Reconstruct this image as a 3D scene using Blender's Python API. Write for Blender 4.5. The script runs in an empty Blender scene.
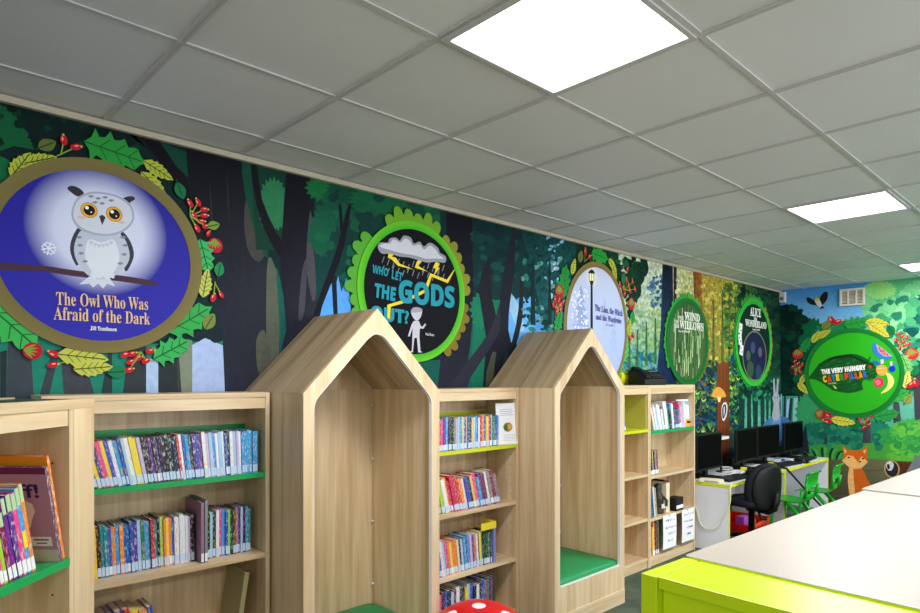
import bpy, math, random
from mathutils import Vector, Matrix
from mathutils.geometry import tessellate_polygon
R = math.radians
rnd = random.Random(7)
scn = bpy.context.scene
COL = scn.collection
# ---------------------------------------------------------------- room and lens
F, CX, HY, CAMH = 632.0, 460.0, 377.0, 1.59
YAW = R(46.37)
CA, SA = math.cos(YAW), math.sin(YAW)
D, L, H = 3.02, 8.52, 2.69            # left wall (y), far wall (x), ceiling height

def on_left(px, py):                    # photo point -> (x, z) on the left wall
    r = (px - CX) / F
    t = D / (SA - r * CA)
    return ((CA + r * SA) * t, CAMH - (py - HY) / F * t)
def on_far(px, py):                     # photo point -> (-y, z) on the far wall
    r = (px - CX) / F
    t = L / (CA + r * SA)
    return (-(SA - r * CA) * t, CAMH - (py - HY) / F * t)

def lin(c):
    o = []
    for v in c[:3]:
        v = v / 255.0
        o.append(v / 12.92 if v <= .04045 else ((v + .055) / 1.055) ** 2.4)
    return o
def lin4(c, k=1.0):
    return tuple(min(1.0, v * k) for v in lin(c)) + (1.0,)

# ---------------------------------------------------------------- materials
def new_mat(name):
    m = bpy.data.materials.new(name); m.use_nodes = True
    nt = m.node_tree; b = nt.nodes['Principled BSDF']
    return m, nt, b
def N(nt, t, **kw):
    n = nt.nodes.new(t)
    for k, v in kw.items(): setattr(n, k, v)
    return n
def plain(name, c, rough=.5, metal=0, bump=0, var=.06, scale=30, spec=.5, coat=0):
    m, nt, b = new_mat(name)
    tc = N(nt, 'ShaderNodeTexCoord'); nz = N(nt, 'ShaderNodeTexNoise')
    nz.inputs['Scale'].default_value = scale; nz.inputs['Detail'].default_value = 4
    nt.links.new(tc.outputs['Object'], nz.inputs['Vector'])
    mx = N(nt, 'ShaderNodeMix', data_type='RGBA')
    a = lin(c)
    mx.inputs[6].default_value = tuple(v * (1 - var) for v in a) + (1,)
    mx.inputs[7].default_value = tuple(min(1, v * (1 + var)) for v in a) + (1,)
    nt.links.new(nz.outputs['Fac'], mx.inputs[0]); nt.links.new(mx.outputs[2], b.inputs['Base Color'])
    b.inputs['Roughness'].default_value = rough; b.inputs['Metallic'].default_value = metal
    b.inputs['Specular IOR Level'].default_value = spec
    if coat: b.inputs['Coat Weight'].default_value = coat
    if bump:
        bp = N(nt, 'ShaderNodeBump'); bp.inputs['Strength'].default_value = bump; bp.inputs['Distance'].default_value = .002
        nt.links.new(nz.outputs['Fac'], bp.inputs['Height']); nt.links.new(bp.outputs['Normal'], b.inputs['Normal'])
    return m
def wood(name, c1, c2, axis, rough=.42, seed=0.0):
    m, nt, b = new_mat(name)
    tc = N(nt, 'ShaderNodeTexCoord'); oi = N(nt, 'ShaderNodeObjectInfo')
    mp = N(nt, 'ShaderNodeMapping')
    sc = [9, 9, 9]
    for ax in ([axis] if axis < 3 else [0, 2]): sc[ax] = .55
    mp.inputs['Scale'].default_value = sc
    nt.links.new(tc.outputs['Object'], mp.inputs['Vector'])
    nz = N(nt, 'ShaderNodeTexNoise', noise_dimensions='4D')
    nz.inputs['Scale'].default_value = 1.6; nz.inputs['Detail'].default_value = 5; nz.inputs['Distortion'].default_value = .7
    ml = N(nt, 'ShaderNodeMath', operation='MULTIPLY_ADD'); ml.inputs[1].default_value = 37; ml.inputs[2].default_value = seed
    nt.links.new(oi.outputs['Random'], ml.inputs[0]); nt.links.new(ml.outputs[0], nz.inputs['W'])
    nt.links.new(mp.outputs[0], nz.inputs['Vector'])
    mp2 = N(nt, 'ShaderNodeMapping'); s2 = [70, 70, 70]
    for ax in ([axis] if axis < 3 else [0, 2]): s2[ax] = 2.5
    mp2.inputs['Scale'].default_value = s2; nt.links.new(tc.outputs['Object'], mp2.inputs['Vector'])
    n2 = N(nt, 'ShaderNodeTexNoise'); n2.inputs['Scale'].default_value = 1.5; n2.inputs['Detail'].default_value = 3
    nt.links.new(mp2.outputs[0], n2.inputs['Vector'])
    cr = N(nt, 'ShaderNodeValToRGB')
    cr.color_ramp.elements[0].position = .34; cr.color_ramp.elements[0].color = lin4(c2)
    cr.color_ramp.elements[1].position = .62; cr.color_ramp.elements[1].color = lin4(c1)
    nt.links.new(nz.outputs['Fac'], cr.inputs[0])
    mx = N(nt, 'ShaderNodeMix', data_type='RGBA', blend_type='MULTIPLY'); mx.inputs[0].default_value = .32
    nt.links.new(cr.outputs[0], mx.inputs[6]); nt.links.new(n2.outputs['Fac'], mx.inputs[7])
    nt.links.new(mx.outputs[2], b.inputs['Base Color'])
    b.inputs['Roughness'].default_value = rough
    return m
def art_mat(name, rough=.45, grain=.0, scale=60, spec=.35):
    m, nt, b = new_mat(name)
    at = N(nt, 'ShaderNodeAttribute'); at.attribute_name = 'Col'
    tc = N(nt, 'ShaderNodeTexCoord'); nz = N(nt, 'ShaderNodeTexNoise'); nz.inputs['Scale'].default_value = scale; nz.inputs['Detail'].default_value = 5
    nt.links.new(tc.outputs['Object'], nz.inputs['Vector'])
    mr = N(nt, 'ShaderNodeMapRange'); mr.inputs[1].default_value = .25; mr.inputs[2].default_value = .75
    mr.inputs[3].default_value = 1 - grain; mr.inputs[4].default_value = 1 + grain
    nt.links.new(nz.outputs['Fac'], mr.inputs[0])
    vm = N(nt, 'ShaderNodeVectorMath', operation='SCALE')
    nt.links.new(at.outputs['Color'], vm.inputs[0]); nt.links.new(mr.outputs[0], vm.inputs['Scale'])
    nt.links.new(vm.outputs[0], b.inputs['Base Color'])
    b.inputs['Roughness'].default_value = rough; b.inputs['Specular IOR Level'].default_value = spec
    return m
def book_plain():
    m, nt, b = new_mat('plain_book_cover')
    oi = N(nt, 'ShaderNodeObjectInfo'); nt.links.new(oi.outputs['Color'], b.inputs['Base Color']); b.inputs['Roughness'].default_value = .45
    return m
def book_mat():
    m, nt, b = new_mat('printed_book_cover')
    oi = N(nt, 'ShaderNodeObjectInfo'); tc = N(nt, 'ShaderNodeTexCoord')
    mp = N(nt, 'ShaderNodeMapping'); mp.inputs['Scale'].default_value = (230, 26, 62)
    nt.links.new(tc.outputs['Object'], mp.inputs['Vector'])
    nz = N(nt, 'ShaderNodeTexNoise', noise_dimensions='4D'); nz.inputs['Scale'].default_value = 1; nz.inputs['Detail'].default_value = 1
    w = N(nt, 'ShaderNodeMath', operation='MULTIPLY'); w.inputs[1].default_value = 91
    nt.links.new(oi.outputs['Random'], w.inputs[0]); nt.links.new(w.outputs[0], nz.inputs['W']); nt.links.new(mp.outputs[0], nz.inputs['Vector'])
    th = N(nt, 'ShaderNodeMapRange'); th.inputs[1].default_value = .55; th.inputs[2].default_value = .60
    nt.links.new(nz.outputs['Fac'], th.inputs[0])
    hs = N(nt, 'ShaderNodeCombineColor', mode='HSV')
    h2 = N(nt, 'ShaderNodeMath', operation='FRACT'); h3 = N(nt, 'ShaderNodeMath', operation='MULTIPLY'); h3.inputs[1].default_value = 17.3
    nt.links.new(oi.outputs['Random'], h3.inputs[0]); nt.links.new(h3.outputs[0], h2.inputs[0]); nt.links.new(h2.outputs[0], hs.inputs[0])
    s2 = N(nt, 'ShaderNodeMath', operation='FRACT'); s3 = N(nt, 'ShaderNodeMath', operation='MULTIPLY'); s3.inputs[1].default_value = 53.7
    nt.links.new(oi.outputs['Random'], s3.inputs[0]); nt.links.new(s3.outputs[0], s2.inputs[0]); nt.links.new(s2.outputs[0], hs.inputs[1])
    hs.inputs[2].default_value = .75
    f = N(nt, 'ShaderNodeMath', operation='MULTIPLY'); f.inputs[1].default_value = .6
    nt.links.new(th.outputs[0], f.inputs[0])
    mx = N(nt, 'ShaderNodeMix', data_type='RGBA')
    nt.links.new(f.outputs[0], mx.inputs[0]); nt.links.new(oi.outputs['Color'], mx.inputs[6]); nt.links.new(hs.outputs[0], mx.inputs[7])
    nt.links.new(mx.outputs[2], b.inputs['Base Color'])
    b.inputs['Roughness'].default_value = .38
    return m
W1, W2 = (241, 217, 180), (214, 181, 137)
M = dict(
    wv=wood('maple_vertical_grain', W1, W2, 2), wh=wood('maple_horizontal_grain', W1, W2, 0, seed=5), wy=wood('maple_depth_grain', W1, W2, 1, seed=9),
    top=plain('pale_birch_laminate', (172, 164, 156), .38, var=.06, scale=2.2, spec=.3),
    roof=wood('roof_maple_grain', (208, 184, 150), (168, 142, 108), 3, seed=3, rough=.5),
    edge=plain('white_edge_banding', (232, 232, 238), .4),
    green=plain('green_shelf_laminate', (10, 158, 84), .35), lime=plain('lime_laminate', (186, 213, 6), .32, var=.03),
    limed=plain('lime_shelf_laminate', (196, 208, 20), .4),
    vinyl=plain('green_vinyl_cushion', (12, 140, 80), .45, bump=.1, scale=200),
    white=plain('white_laminate', (226, 228, 236), .4, var=.02), bluewhite=plain('white_plastic', (222, 222, 226), .4, var=.02),
    cream=plain('cream_plastic', (226, 220, 190), .4), paper=plain('white_paper', (236, 238, 246), .7, var=.02),
    pages=plain('book_page_block', (214, 200, 172), .8, var=.15, scale=200),
    label=plain('pale_blue_spine_sticker', (190, 212, 240), .5, var=.05, scale=200), labelw=plain('white_spine_sticker', (234, 236, 240), .5),
    black=plain('black_plastic', (12, 12, 15), .45, spec=.3), screen=plain('black_screen_glass', (4, 4, 6), .6, spec=.04),
    fabric=plain('black_chair_fabric', (22, 25, 36), .75, bump=.3, scale=260, spec=.2), dark=plain('dark_grey_metal', (52, 54, 60), .4, metal=.4),
    grey=plain('grey_plastic', (112, 114, 120), .45), chairgreen=plain('green_polypropylene', (8, 160, 34), .3),
    red=plain('red_plastic', (214, 12, 14), .35), capred=plain('red_padded_vinyl', (205, 4, 22), .35, var=.03), dot=plain('white_vinyl_dot', (232, 228, 238), .45),
    stem=plain('cream_vinyl_stem', (226, 218, 198), .5), purple=plain('purple_card', (170, 80, 190), .5), orange=plain('orange_plastic', (240, 90, 20), .4),
    yellow=plain('yellow_card', (236, 214, 40), .5), pinkc=plain('cream_card', (236, 226, 190), .6),
    blue=plain('blue_plastic', (30, 60, 200), .4), kraft=plain('cream_box_card', (222, 206, 158), .7), brown=plain('dark_brown_resin', (44, 36, 32), .45),
    hole=plain('dark_peg_hole', (30, 24, 18), .9),
    trim=plain('beige_angle_trim', (190, 180, 162), .5), tbar=plain('ceiling_grid_bar', (198, 196, 198), .5, var=.03),
    vent=plain('cream_vent_plastic', (226, 218, 204), .45), ventd=plain('dark_vent_gap', (70, 62, 52), .8),
    print=art_mat('printed_vinyl', .55, .0, spec=.12), mural=art_mat('printed_wall_mural', .6, .12, 30, spec=.10), paint=art_mat('painterly_wall_mural', .6, .6, 26, spec=.10),
    book=book_mat(), bookplain=book_plain(),
    wallw=plain('off_white_wall_paint', (224, 222, 216), .8, var=.02, scale=4),
)
def carpet():
    m, nt, b = new_mat('dark_green_carpet')
    tc = N(nt, 'ShaderNodeTexCoord'); nz = N(nt, 'ShaderNodeTexNoise'); nz.inputs['Scale'].default_value = 140; nz.inputs['Detail'].default_value = 6
    n2 = N(nt, 'ShaderNodeTexNoise'); n2.inputs['Scale'].default_value = 7
    nt.links.new(tc.outputs['Object'], nz.inputs['Vector']); nt.links.new(tc.outputs['Object'], n2.inputs['Vector'])
    ad = N(nt, 'ShaderNodeMath', operation='ADD'); nt.links.new(nz.outputs['Fac'], ad.inputs[0]); nt.links.new(n2.outputs['Fac'], ad.inputs[1])
    cr = N(nt, 'ShaderNodeValToRGB'); cr.color_ramp.elements[0].position = .75 / 2; cr.color_ramp.elements[1].position = 1.3 / 2
    cr.color_ramp.elements[0].color = lin4((52, 66, 54)); cr.color_ramp.elements[1].color = lin4((88, 102, 86))
    hv = N(nt, 'ShaderNodeMath', operation='MULTIPLY'); hv.inputs[1].default_value = .5
    nt.links.new(ad.outputs[0], hv.inputs[0]); nt.links.new(hv.outputs[0], cr.inputs[0]); nt.links.new(cr.outputs[0], b.inputs['Base Color'])
    bp = N(nt, 'ShaderNodeBump'); bp.inputs['Strength'].default_value = .5; bp.inputs['Distance'].default_value = .004
    nt.links.new(nz.outputs['Fac'], bp.inputs['Height']); nt.links.new(bp.outputs['Normal'], b.inputs['Normal'])
    b.inputs['Roughness'].default_value = .95
    return m
M['carpet'] = carpet()
def tile_mat():
    m, nt, b = new_mat('ceiling_tile')
    at = N(nt, 'ShaderNodeAttribute'); at.attribute_name = 'Col'
    tc = N(nt, 'ShaderNodeTexCoord'); nz = N(nt, 'ShaderNodeTexNoise'); nz.inputs['Scale'].default_value = 2.5; nz.inputs['Detail'].default_value = 8; nz.inputs['Roughness'].default_value = .7
    nt.links.new(tc.outputs['Object'], nz.inputs['Vector'])
    mr = N(nt, 'ShaderNodeMapRange'); mr.inputs[1].default_value = .3; mr.inputs[2].default_value = .7; mr.inputs[3].default_value = .97; mr.inputs[4].default_value = 1.02
    nt.links.new(nz.outputs['Fac'], mr.inputs[0])
    vm = N(nt, 'ShaderNodeVectorMath', operation='SCALE'); nt.links.new(at.outputs['Color'], vm.inputs[0]); nt.links.new(mr.outputs[0], vm.inputs['Scale'])
    nt.links.new(vm.outputs[0], b.inputs['Base Color']); b.inputs['Roughness'].default_value = .55
    return m
M['tile'] = tile_mat()
def emit(name, c, s):
    m, nt, b = new_mat(name)
    b.inputs['Base Color'].default_value = (.9, .9, .9, 1)
    tc = N(nt, 'ShaderNodeTexCoord'); nz = N(nt, 'ShaderNodeTexNoise'); nz.inputs['Scale'].default_value = 5
    nt.links.new(tc.outputs['Object'], nz.inputs['Vector'])
    mr = N(nt, 'ShaderNodeMapRange'); mr.inputs[3].default_value = s * .97; mr.inputs[4].default_value = s * 1.03
    nt.links.new(nz.outputs['Fac'], mr.inputs[0])
    b.inputs['Emission Color'].default_value = c + (1,); nt.links.new(mr.outputs[0], b.inputs['Emission Strength'])
    return m

# ---------------------------------------------------------------- mesh building
class MB:
    def __init__(s): s.v = []; s.f = []; s.m = []; s.sm = []
    def face(s, idx, m=0, smooth=False): s.f.append(idx); s.m.append(m); s.sm.append(smooth)
    def box(s, x0, x1, y0, y1, z0, z1, m=0):
        b = len(s.v)
        for z in (z0, z1): s.v += [(x0, y0, z), (x1, y0, z), (x1, y1, z), (x0, y1, z)]
        for q in ((3, 2, 1, 0), (4, 5, 6, 7), (0, 1, 5, 4), (1, 2, 6, 5), (2, 3, 7, 6), (3, 0, 4, 7)): s.face([b + i for i in q], m)
        return s
    def obox(s, mat4, sx, sy, sz, m=0):
        b = len(s.v)
        for z in (-.5, .5):
            for x, y in ((-.5, -.5), (.5, -.5), (.5, .5), (-.5, .5)): s.v.append(tuple(mat4 @ Vector((x * sx, y * sy, z * sz))))
        for q in ((3, 2, 1, 0), (4, 5, 6, 7), (0, 1, 5, 4), (1, 2, 6, 5), (2, 3, 7, 6), (3, 0, 4, 7)): s.face([b + i for i in q], m)
        return s
    def prism(s, pts, fn, a, b_, m=0, holes=(), smooth_side=False, caps=True, m_hole=None, side=True):
        """pts: outer loop (u,v); fn(u,v,w)->xyz; extruded from w=a to w=b."""
        loops = [pts] + list(holes)
        flat = [p for l in loops for p in l]
        base = len(s.v); n = len(flat)
        for w in (a, b_): s.v += [tuple(fn(u, v, w)) for u, v in flat]
        if caps:
            if len(loops) == 1 and n > 2:
                s.face([base + i for i in range(n)][::-1], m); s.face([base + n + i for i in range(n)], m)
            else:
                for t in tessellate_polygon([[Vector((u, v, 0)) for u, v in l] for l in loops]):
                    s.face([base + i for i in t], m); s.face([base + n + i for i in reversed(t)], m)
        if side:
            o = 0
            for li, l in enumerate(loops):
                k = len(l)
                for i in range(k):
                    j = (i + 1) % k
                    s.face([base + o + i, base + o + j, base + n + o + j, base + n + o + i], m if li == 0 or m_hole is None else m_hole, smooth_side)
                o += k
        return s
    def tube(s, path, r, seg=10, m=0, closed=False, caps=True):
        P = [Vector(p) for p in path]; n = len(P); base = len(s.v)
        up = None
        for i, p in enumerate(P):
            if closed: t = P[(i + 1) % n] - P[i - 1]
            else: t = P[min(i + 1, n - 1)] - P[max(i - 1, 0)]
            t.normalize()
            if up is None:
                a = Vector((0, 0, 1)) if abs(t.z) < .9 else Vector((1, 0, 0)); up = (a - t * a.dot(t)).normalized()
            else: up = (up - t * up.dot(t)).normalized()
            sd = t.cross(up); rr = r[i] if isinstance(r, (list, tuple)) else r
            for k in range(seg):
                an = 2 * math.pi * k / seg; s.v.append(tuple(p + up * math.cos(an) * rr + sd * math.sin(an) * rr))
        for i in range(n if closed else n - 1):
            j = (i + 1) % n
            for k in range(seg):
                l = (k + 1) % seg
                s.face([base + i * seg + k, base + i * seg + l, base + j * seg + l, base + j * seg + k], m, True)
        if caps and not closed:
            s.face([base + k for k in range(seg)][::-1], m); s.face([base + (n - 1) * seg + k for k in range(seg)], m)
        return s
    def lathe(s, prof, seg=32, c=(0, 0), m=0):
        base = len(s.v)
        for r, z in prof:
            for k in range(seg):
                a = 2 * math.pi * k / seg; s.v.append((c[0] + r * math.cos(a), c[1] + r * math.sin(a), z))
        for i in range(len(prof) - 1):
            for k in range(seg):
                l = (k + 1) % seg
                s.face([base + i * seg + k, base + i * seg + l, base + (i + 1) * seg + l, base + (i + 1) * seg + k], m, True)
        s.face([base + k for k in range(seg)][::-1], m); s.face([base + (len(prof) - 1) * seg + k for k in range(seg)], m)
        return s
    def grid(s, fn, nu, nv, m=0):
        base = len(s.v)
        for j in range(nv + 1):
            for i in range(nu + 1): s.v.append(tuple(fn(i / nu, j / nv)))
        for j in range(nv):
            for i in range(nu):
                a = base + j * (nu + 1) + i; s.face([a, a + 1, a + nu + 2, a + nu + 1], m, True)
        return s
    def build(s, name, mats, parent=None, loc=None, bevel=0, rot=None):
        me = bpy.data.meshes.new(name); me.from_pydata(s.v, [], s.f)
        if not isinstance(mats, (list, tuple)): mats = [mats]
        for x in mats: me.materials.append(x)
        me.polygons.foreach_set('material_index', s.m); me.polygons.foreach_set('use_smooth', s.sm); me.update()
        o = bpy.data.objects.new(name, me); COL.objects.link(o)
        if parent: o.parent = parent
        if loc: o.location = loc
        if rot: o.rotation_euler = rot
        if bevel:
            md = o.modifiers.new('soft_edges', 'BEVEL'); md.width = bevel; md.segments = 2; md.limit_method = 'ANGLE'
        return o
def thing(name, label, cat, loc=(0, 0, 0), rotz=0, group=None):
    o = bpy.data.objects.new(name, None); COL.objects.link(o); o.empty_display_size = .1
    o.location = loc; o.rotation_euler = (0, 0, rotz)
    return tag(o, label, cat, group)
def tag(o, label, cat, group=None):
    o['label'] = label; o['category'] = cat
    if group: o['group'] = group
    return o
def struct(o): o['kind'] = 'structure'; return o
def copy_tree(o, parent=None):
    c = o.copy(); COL.objects.link(c)
    if parent: c.parent = parent
    for ch in list(o.children): copy_tree(ch, c)
    return c
XZ = lambda u, v, w: (u, w, v)
XY = lambda u, v, w: (u, v, w)
YZ = lambda u, v, w: (w, u, v)
def fillet(pts, rad, seg=6):
    out = []; n = len(pts)
    for i, p in enumerate(pts):
        r = rad[i] if isinstance(rad, (list, tuple)) else rad
        if r <= 0: out.append(p); continue
        P, A, B = Vector(p), Vector(pts[i - 1]), Vector(pts[(i + 1) % n])
        u, v = (A - P).normalized(), (B - P).normalized()
        ang = u.angle(v); d = r / math.tan(ang / 2); d = min(d, .48 * (A - P).length, .48 * (B - P).length)
        s, e = P + u * d, P + v * d
        for k in range(seg + 1):
            t = k / seg; q = s * (1 - t) ** 2 + P * 2 * t * (1 - t) + e * t * t; out.append((q.x, q.y))
    return out
def smooth_loop(pts, sub=4):
    n = len(pts); out = []
    for i in range(n):
        a, b, c, d = pts[i - 1], pts[i], pts[(i + 1) % n], pts[(i + 2) % n]
        for k in range(sub):
            t = k / sub
            out.append(tuple(.5 * (2 * b[j] + (c[j] - a[j]) * t + (2 * a[j] - 5 * b[j] + 4 * c[j] - d[j]) * t * t + (3 * b[j] - a[j] - 3 * c[j] + d[j]) * t ** 3) for j in (0, 1)))
    return out
# ---------------------------------------------------------------- flat printed artwork
class Art:
    """flat coloured shapes laid one over another on a wall; local x right, z up, -y into the room"""
    def __init__(s, k=1.0, off=0.0, step=3e-5): s.v = []; s.f = []; s.c = []; s.off = off; s.step = step; s.k = k
    def poly(s, pts, c, cols=None, adv=True):
        b = len(s.v)
        s.v += [(u, -s.off, v) for u, v in pts]
        s.f.append(list(range(b, b + len(pts))))
        s.c.append([lin4(q, s.k) for q in cols] if cols else [lin4(c, s.k)] * len(pts))
        if adv: s.off += s.step
        return s
    def ell(s, u, v, ru, rv, c, rot=0, n=28, adv=True):
        cr, sr = math.cos(rot), math.sin(rot)
        return s.poly([(u + ru * math.cos(a) * cr - rv * math.sin(a) * sr, v + ru * math.cos(a) * sr + rv * math.sin(a) * cr) for a in [2 * math.pi * i / n for i in range(n)]], c, adv=adv)
    def ring(s, u, v, r0, r1, c, n=72, asp=1.0, c2=None):
        for i in range(n):
            a, b = 2 * math.pi * i / n, 2 * math.pi * (i + 1) / n
            q = [(u + r * math.cos(t) * asp, v + r * math.sin(t)) for r, t in ((r0, a), (r1, a), (r1, b), (r0, b))]
            s.poly(q, c, [c2, c, c, c2] if c2 else None, adv=False)
        s.off += s.step; return s
    def line(s, pts, w, c, w2=None):
        n = len(pts); Lp, Rp = [], []
        for i in range(n):
            a, b = pts[max(i - 1, 0)], pts[min(i + 1, n - 1)]
            dx, dy = b[0] - a[0], b[1] - a[1]; l = math.hypot(dx, dy) or 1
            ww = (w + ((w2 if w2 is not None else w) - w) * i / (n - 1)) / 2
            Lp.append((pts[i][0] - dy / l * ww, pts[i][1] + dx / l * ww)); Rp.append((pts[i][0] + dy / l * ww, pts[i][1] - dx / l * ww))
        return s.poly(Lp + Rp[::-1], c)
    def text(s, body, u, v, w, h, c, rot=0, align=.5, bold=0.0):
        """body centred on (u,v), fitted to width w and cap height h"""
        cu = bpy.data.curves.new('lettering', 'FONT'); cu.body = body; cu.resolution_u = 3; cu.offset = bold
        ob = bpy.data.objects.new('lettering', cu); COL.objects.link(ob)
        bpy.context.view_layer.update()
        me = bpy.data.meshes.new_from_object(ob.evaluated_get(bpy.context.evaluated_depsgraph_get()))
        vs = [(q.co.x, q.co.y) for q in me.vertices]; ps = [list(p.vertices) for p in me.polygons]
        bpy.data.objects.remove(ob); bpy.data.curves.remove(cu); bpy.data.meshes.remove(me)
        x0, x1 = min(q[0] for q in vs), max(q[0] for q in vs); y1 = max(q[1] for q in vs)
        sx, sy = w / (x1 - x0), h / y1
        b = len(s.v); cr, sr = math.cos(rot), math.sin(rot)
        for x, y in vs:
            X, Y = (x - (x0 + x1) / 2) * sx, (y - y1 / 2) * sy
            s.v.append((u + X * cr - Y * sr, -s.off, v + X * sr + Y * cr))
        for p in ps: s.f.append([b + i for i in p]); s.c.append([lin4(c, s.k)] * len(p))
        s.off += s.step; return s
    def build(s, name, mat, parent=None, loc=None, rotz=0):
        me = bpy.data.meshes.new(name); me.from_pydata(s.v, [], s.f); me.materials.append(mat)
        ca = me.color_attributes.new('Col', 'FLOAT_COLOR', 'CORNER')
        ca.data.foreach_set('color', [x for f in s.c for q in f for x in q]); me.update()
        o = bpy.data.objects.new(name, me); COL.objects.link(o)
        if parent: o.parent = parent
        if loc: o.location = loc
        o.rotation_euler = (0, 0, rotz)
        return o
def pts(sx): return [tuple(float(q) for q in p.split(',')) for p in sx.split()]
SER = lambda t: ''.join(chr(0x1D400 + ord(c) - 65) if 'A' <= c <= 'Z' else chr(0x1D41A + ord(c) - 97) if 'a' <= c <= 'z' else c for c in t)
SANB = lambda t: ''.join(chr(0x1D5D4 + ord(c) - 65) if 'A' <= c <= 'Z' else chr(0x1D5EE + ord(c) - 97) if 'a' <= c <= 'z' else c for c in t)
ORD = ['first', 'second', 'third', 'fourth', 'fifth', 'sixth', 'seventh', 'eighth', 'ninth', 'tenth', 'eleventh', 'twelfth', 'thirteenth', 'fourteenth', 'fifteenth', 'sixteenth', 'seventeenth', 'eighteenth', 'nineteenth']
def ordinal(i):
    if i < 19: return ORD[i]
    t, u = divmod(i + 1, 10); T = ['', '', 'twent', 'thirt', 'fort', 'fift'][t]
    return T + 'ieth' if u == 0 else T + 'y-' + ORD[u - 1]
EXPO = 0.0
PW = 42.0
WW = 66.0
WB = 46.0
PANEL = emit('light_panel', (1.0, .99, .97), 6.0)
# ================================================================= room shell
XB, YR = -3.0, -3.6                     # unseen back and right walls
struct(MB().box(XB, L, YR, D, -.1, 0).build('floor', M['carpet']))
def ceiling():
    m = MB(); cols = []
    xs = [XB] + [1.968 + .5985 * k for k in range(-8, 11)] + [L]
    ys = [YR] + [.94 + .6 * k for k in range(-7, 4)] + [D]
    LIGHT = [(1.968 - .5985, .94), (1.968 + 4 * .5985, .94), (1.968 + 9 * .5985, .94)]
    art = Art()
    m2 = MB()
    for i in range(len(xs) - 1):
        for j in range(len(ys) - 1):
            if any(abs(xs[i] - a) < .02 and abs(ys[j] - b) < .02 for a, b in LIGHT): continue
            g = 226 + rnd.uniform(-4, 4); h = .003 + rnd.uniform(0, .002)
            b = len(art.v)
            art.v += [(xs[i], ys[j], H + h), (xs[i], ys[j + 1], H + h), (xs[i + 1], ys[j + 1], H + h), (xs[i + 1], ys[j], H + h)]
            art.f.append([b, b + 1, b + 2, b + 3]); art.c.append([lin4((g - 4, g - 4, g))] * 4)
    o = struct(art.build('ceiling', M['tile']))
    for x in xs[1:-1]: m2.box(x - .012, x - .003, YR, D - .02, H - .0012, H + .006); m2.box(x + .003, x + .012, YR, D - .02, H - .0012, H + .006); m2.box(x - .003, x + .003, YR, D - .02, H + .0002, H + .006)
    for y in ys[1:-1]:
        m2.box(XB, L, y - .011, y + .008, H - .0008, H + .006)
    m2.build('ceiling_grid', M['tbar'], o)
    struct(MB().box(XB, L, YR, D, H + .13, H + .2).build('ceiling_2', M['wallw']))
    return LIGHT
LIGHT = ceiling()
wall_left = struct(MB().box(XB, L, D, D + .1, 0, H + .2).build('wall_left', M['wallw']))
wall_far = struct(MB().box(L, L + .1, YR, D + .1, 0, H + .2).build('wall_far', M['wallw']))
struct(MB().box(XB, L, YR - .1, YR, 0, H + .2).build('wall_right', M['wallw']))
struct(MB().box(XB - .1, XB, YR, D + .1, 0, H + .2).build('wall_back', M['wallw']))
tr = MB().box(XB, L - .001, D - .025, D - .0005, H - .03, H - .004).build('trim_1', M['trim']); struct(tr)

# ================================================================= painted forest on the left wall
KL = 1.0
a = Art(KL, .002, 1.2e-5)
def lp(sx): return [on_left(*p) for p in pts(sx)]
def P(sx, c, sm=0, cols=None):
    q = lp(sx); q = smooth_loop(q, sm) if sm else q
    a.poly(q, c, cols if not sm else None)
def PJ(cx, cy, rx, ry, c, n=16, amp=.16, seed=1, art=None, fn=None):   # leafy blob with a jagged edge
    n = int(n * 1.7); amp *= .6
    r = random.Random(seed); q = []
    for i in range(n * 2):
        t = math.pi * i / n; k = 1 + (amp if i % 2 else -amp) * r.uniform(.5, 1.2)
        q.append((fn or on_left)(cx + rx * k * math.cos(t), cy + ry * k * math.sin(t)))
    (art or a).poly(smooth_loop(q, 3), c)
def leafy(art, fn, n, x0, x1, y0, y1, size, cols, seed, keep=None):
    r = random.Random(seed)
    for i in range(n):
        x, y = r.uniform(x0, x1), r.uniform(y0, y1)
        if keep and not keep(x, y): continue
        s_ = size * r.uniform(.6, 1.3); t = r.uniform(0, 6.28); q = []
        for k in range(9):
            an = t + k * 2 * math.pi / 9; kk = s_ * r.uniform(.75, 1.15); q.append(fn(x + kk * math.cos(an), y + kk * .8 * math.sin(an)))
        art.poly(smooth_loop(q, 2), r.choice(cols), adv=False); art.off += 3e-6
# full dark ground, with a step further left than the photo sees
a.poly([(XB, .0), (4.1, .0), (4.1, H), (XB, H)], 0, [(14, 62, 62), (12, 56, 62), (8, 36, 38), (7, 26, 26)])
a.poly([(4.0, 0), (L, 0), (L, 1.25), (4.0, 1.25)], 0, [(8, 40, 42), (8, 40, 42), (14, 60, 60), (14, 60, 60)])
P('-60,325 60,328 130,345 228,340 228,420 -60,420', (30, 128, 108), 0)
P('-60,300 40,310 60,330 30,338 -60,330', (14, 60, 58), 3)
for s_, c_ in (('8,338 30,338 34,400 6,400', (62, 70, 80)), ('0,352 7,350 6,400 0,400', (40, 52, 58)), ('52,350 60,349 48,400 38,400', (58, 66, 76)), ('60,345 80,345 96,400 64,400', (64, 68, 78)), ('108,352 112,352 112,400 100,400', (44, 62, 66)), ('128,348 146,345 146,400 122,400', (52, 60, 66)), ('156,345 178,344 182,400 150,400', (60, 64, 70))):
    P(s_, c_)
P('146,360 158,358 158,400 146,400', (168, 196, 236)); P('160,350 176,346 178,400 158,400', (46, 54, 58)); P('178,345 192,340 192,400 182,400', (128, 140, 122))
P('-2,104 12,110 20,124 30,136 34,150 14,146 -2,152', (16, 92, 56)); leafy(a, on_left, 40, -30, 150, 104, 150, 5, [(8, 40, 34), (10, 56, 42), (6, 28, 28)], 53)
P('-4,158 10,162 10,178 -4,186', (18, 104, 62), 3)
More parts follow.
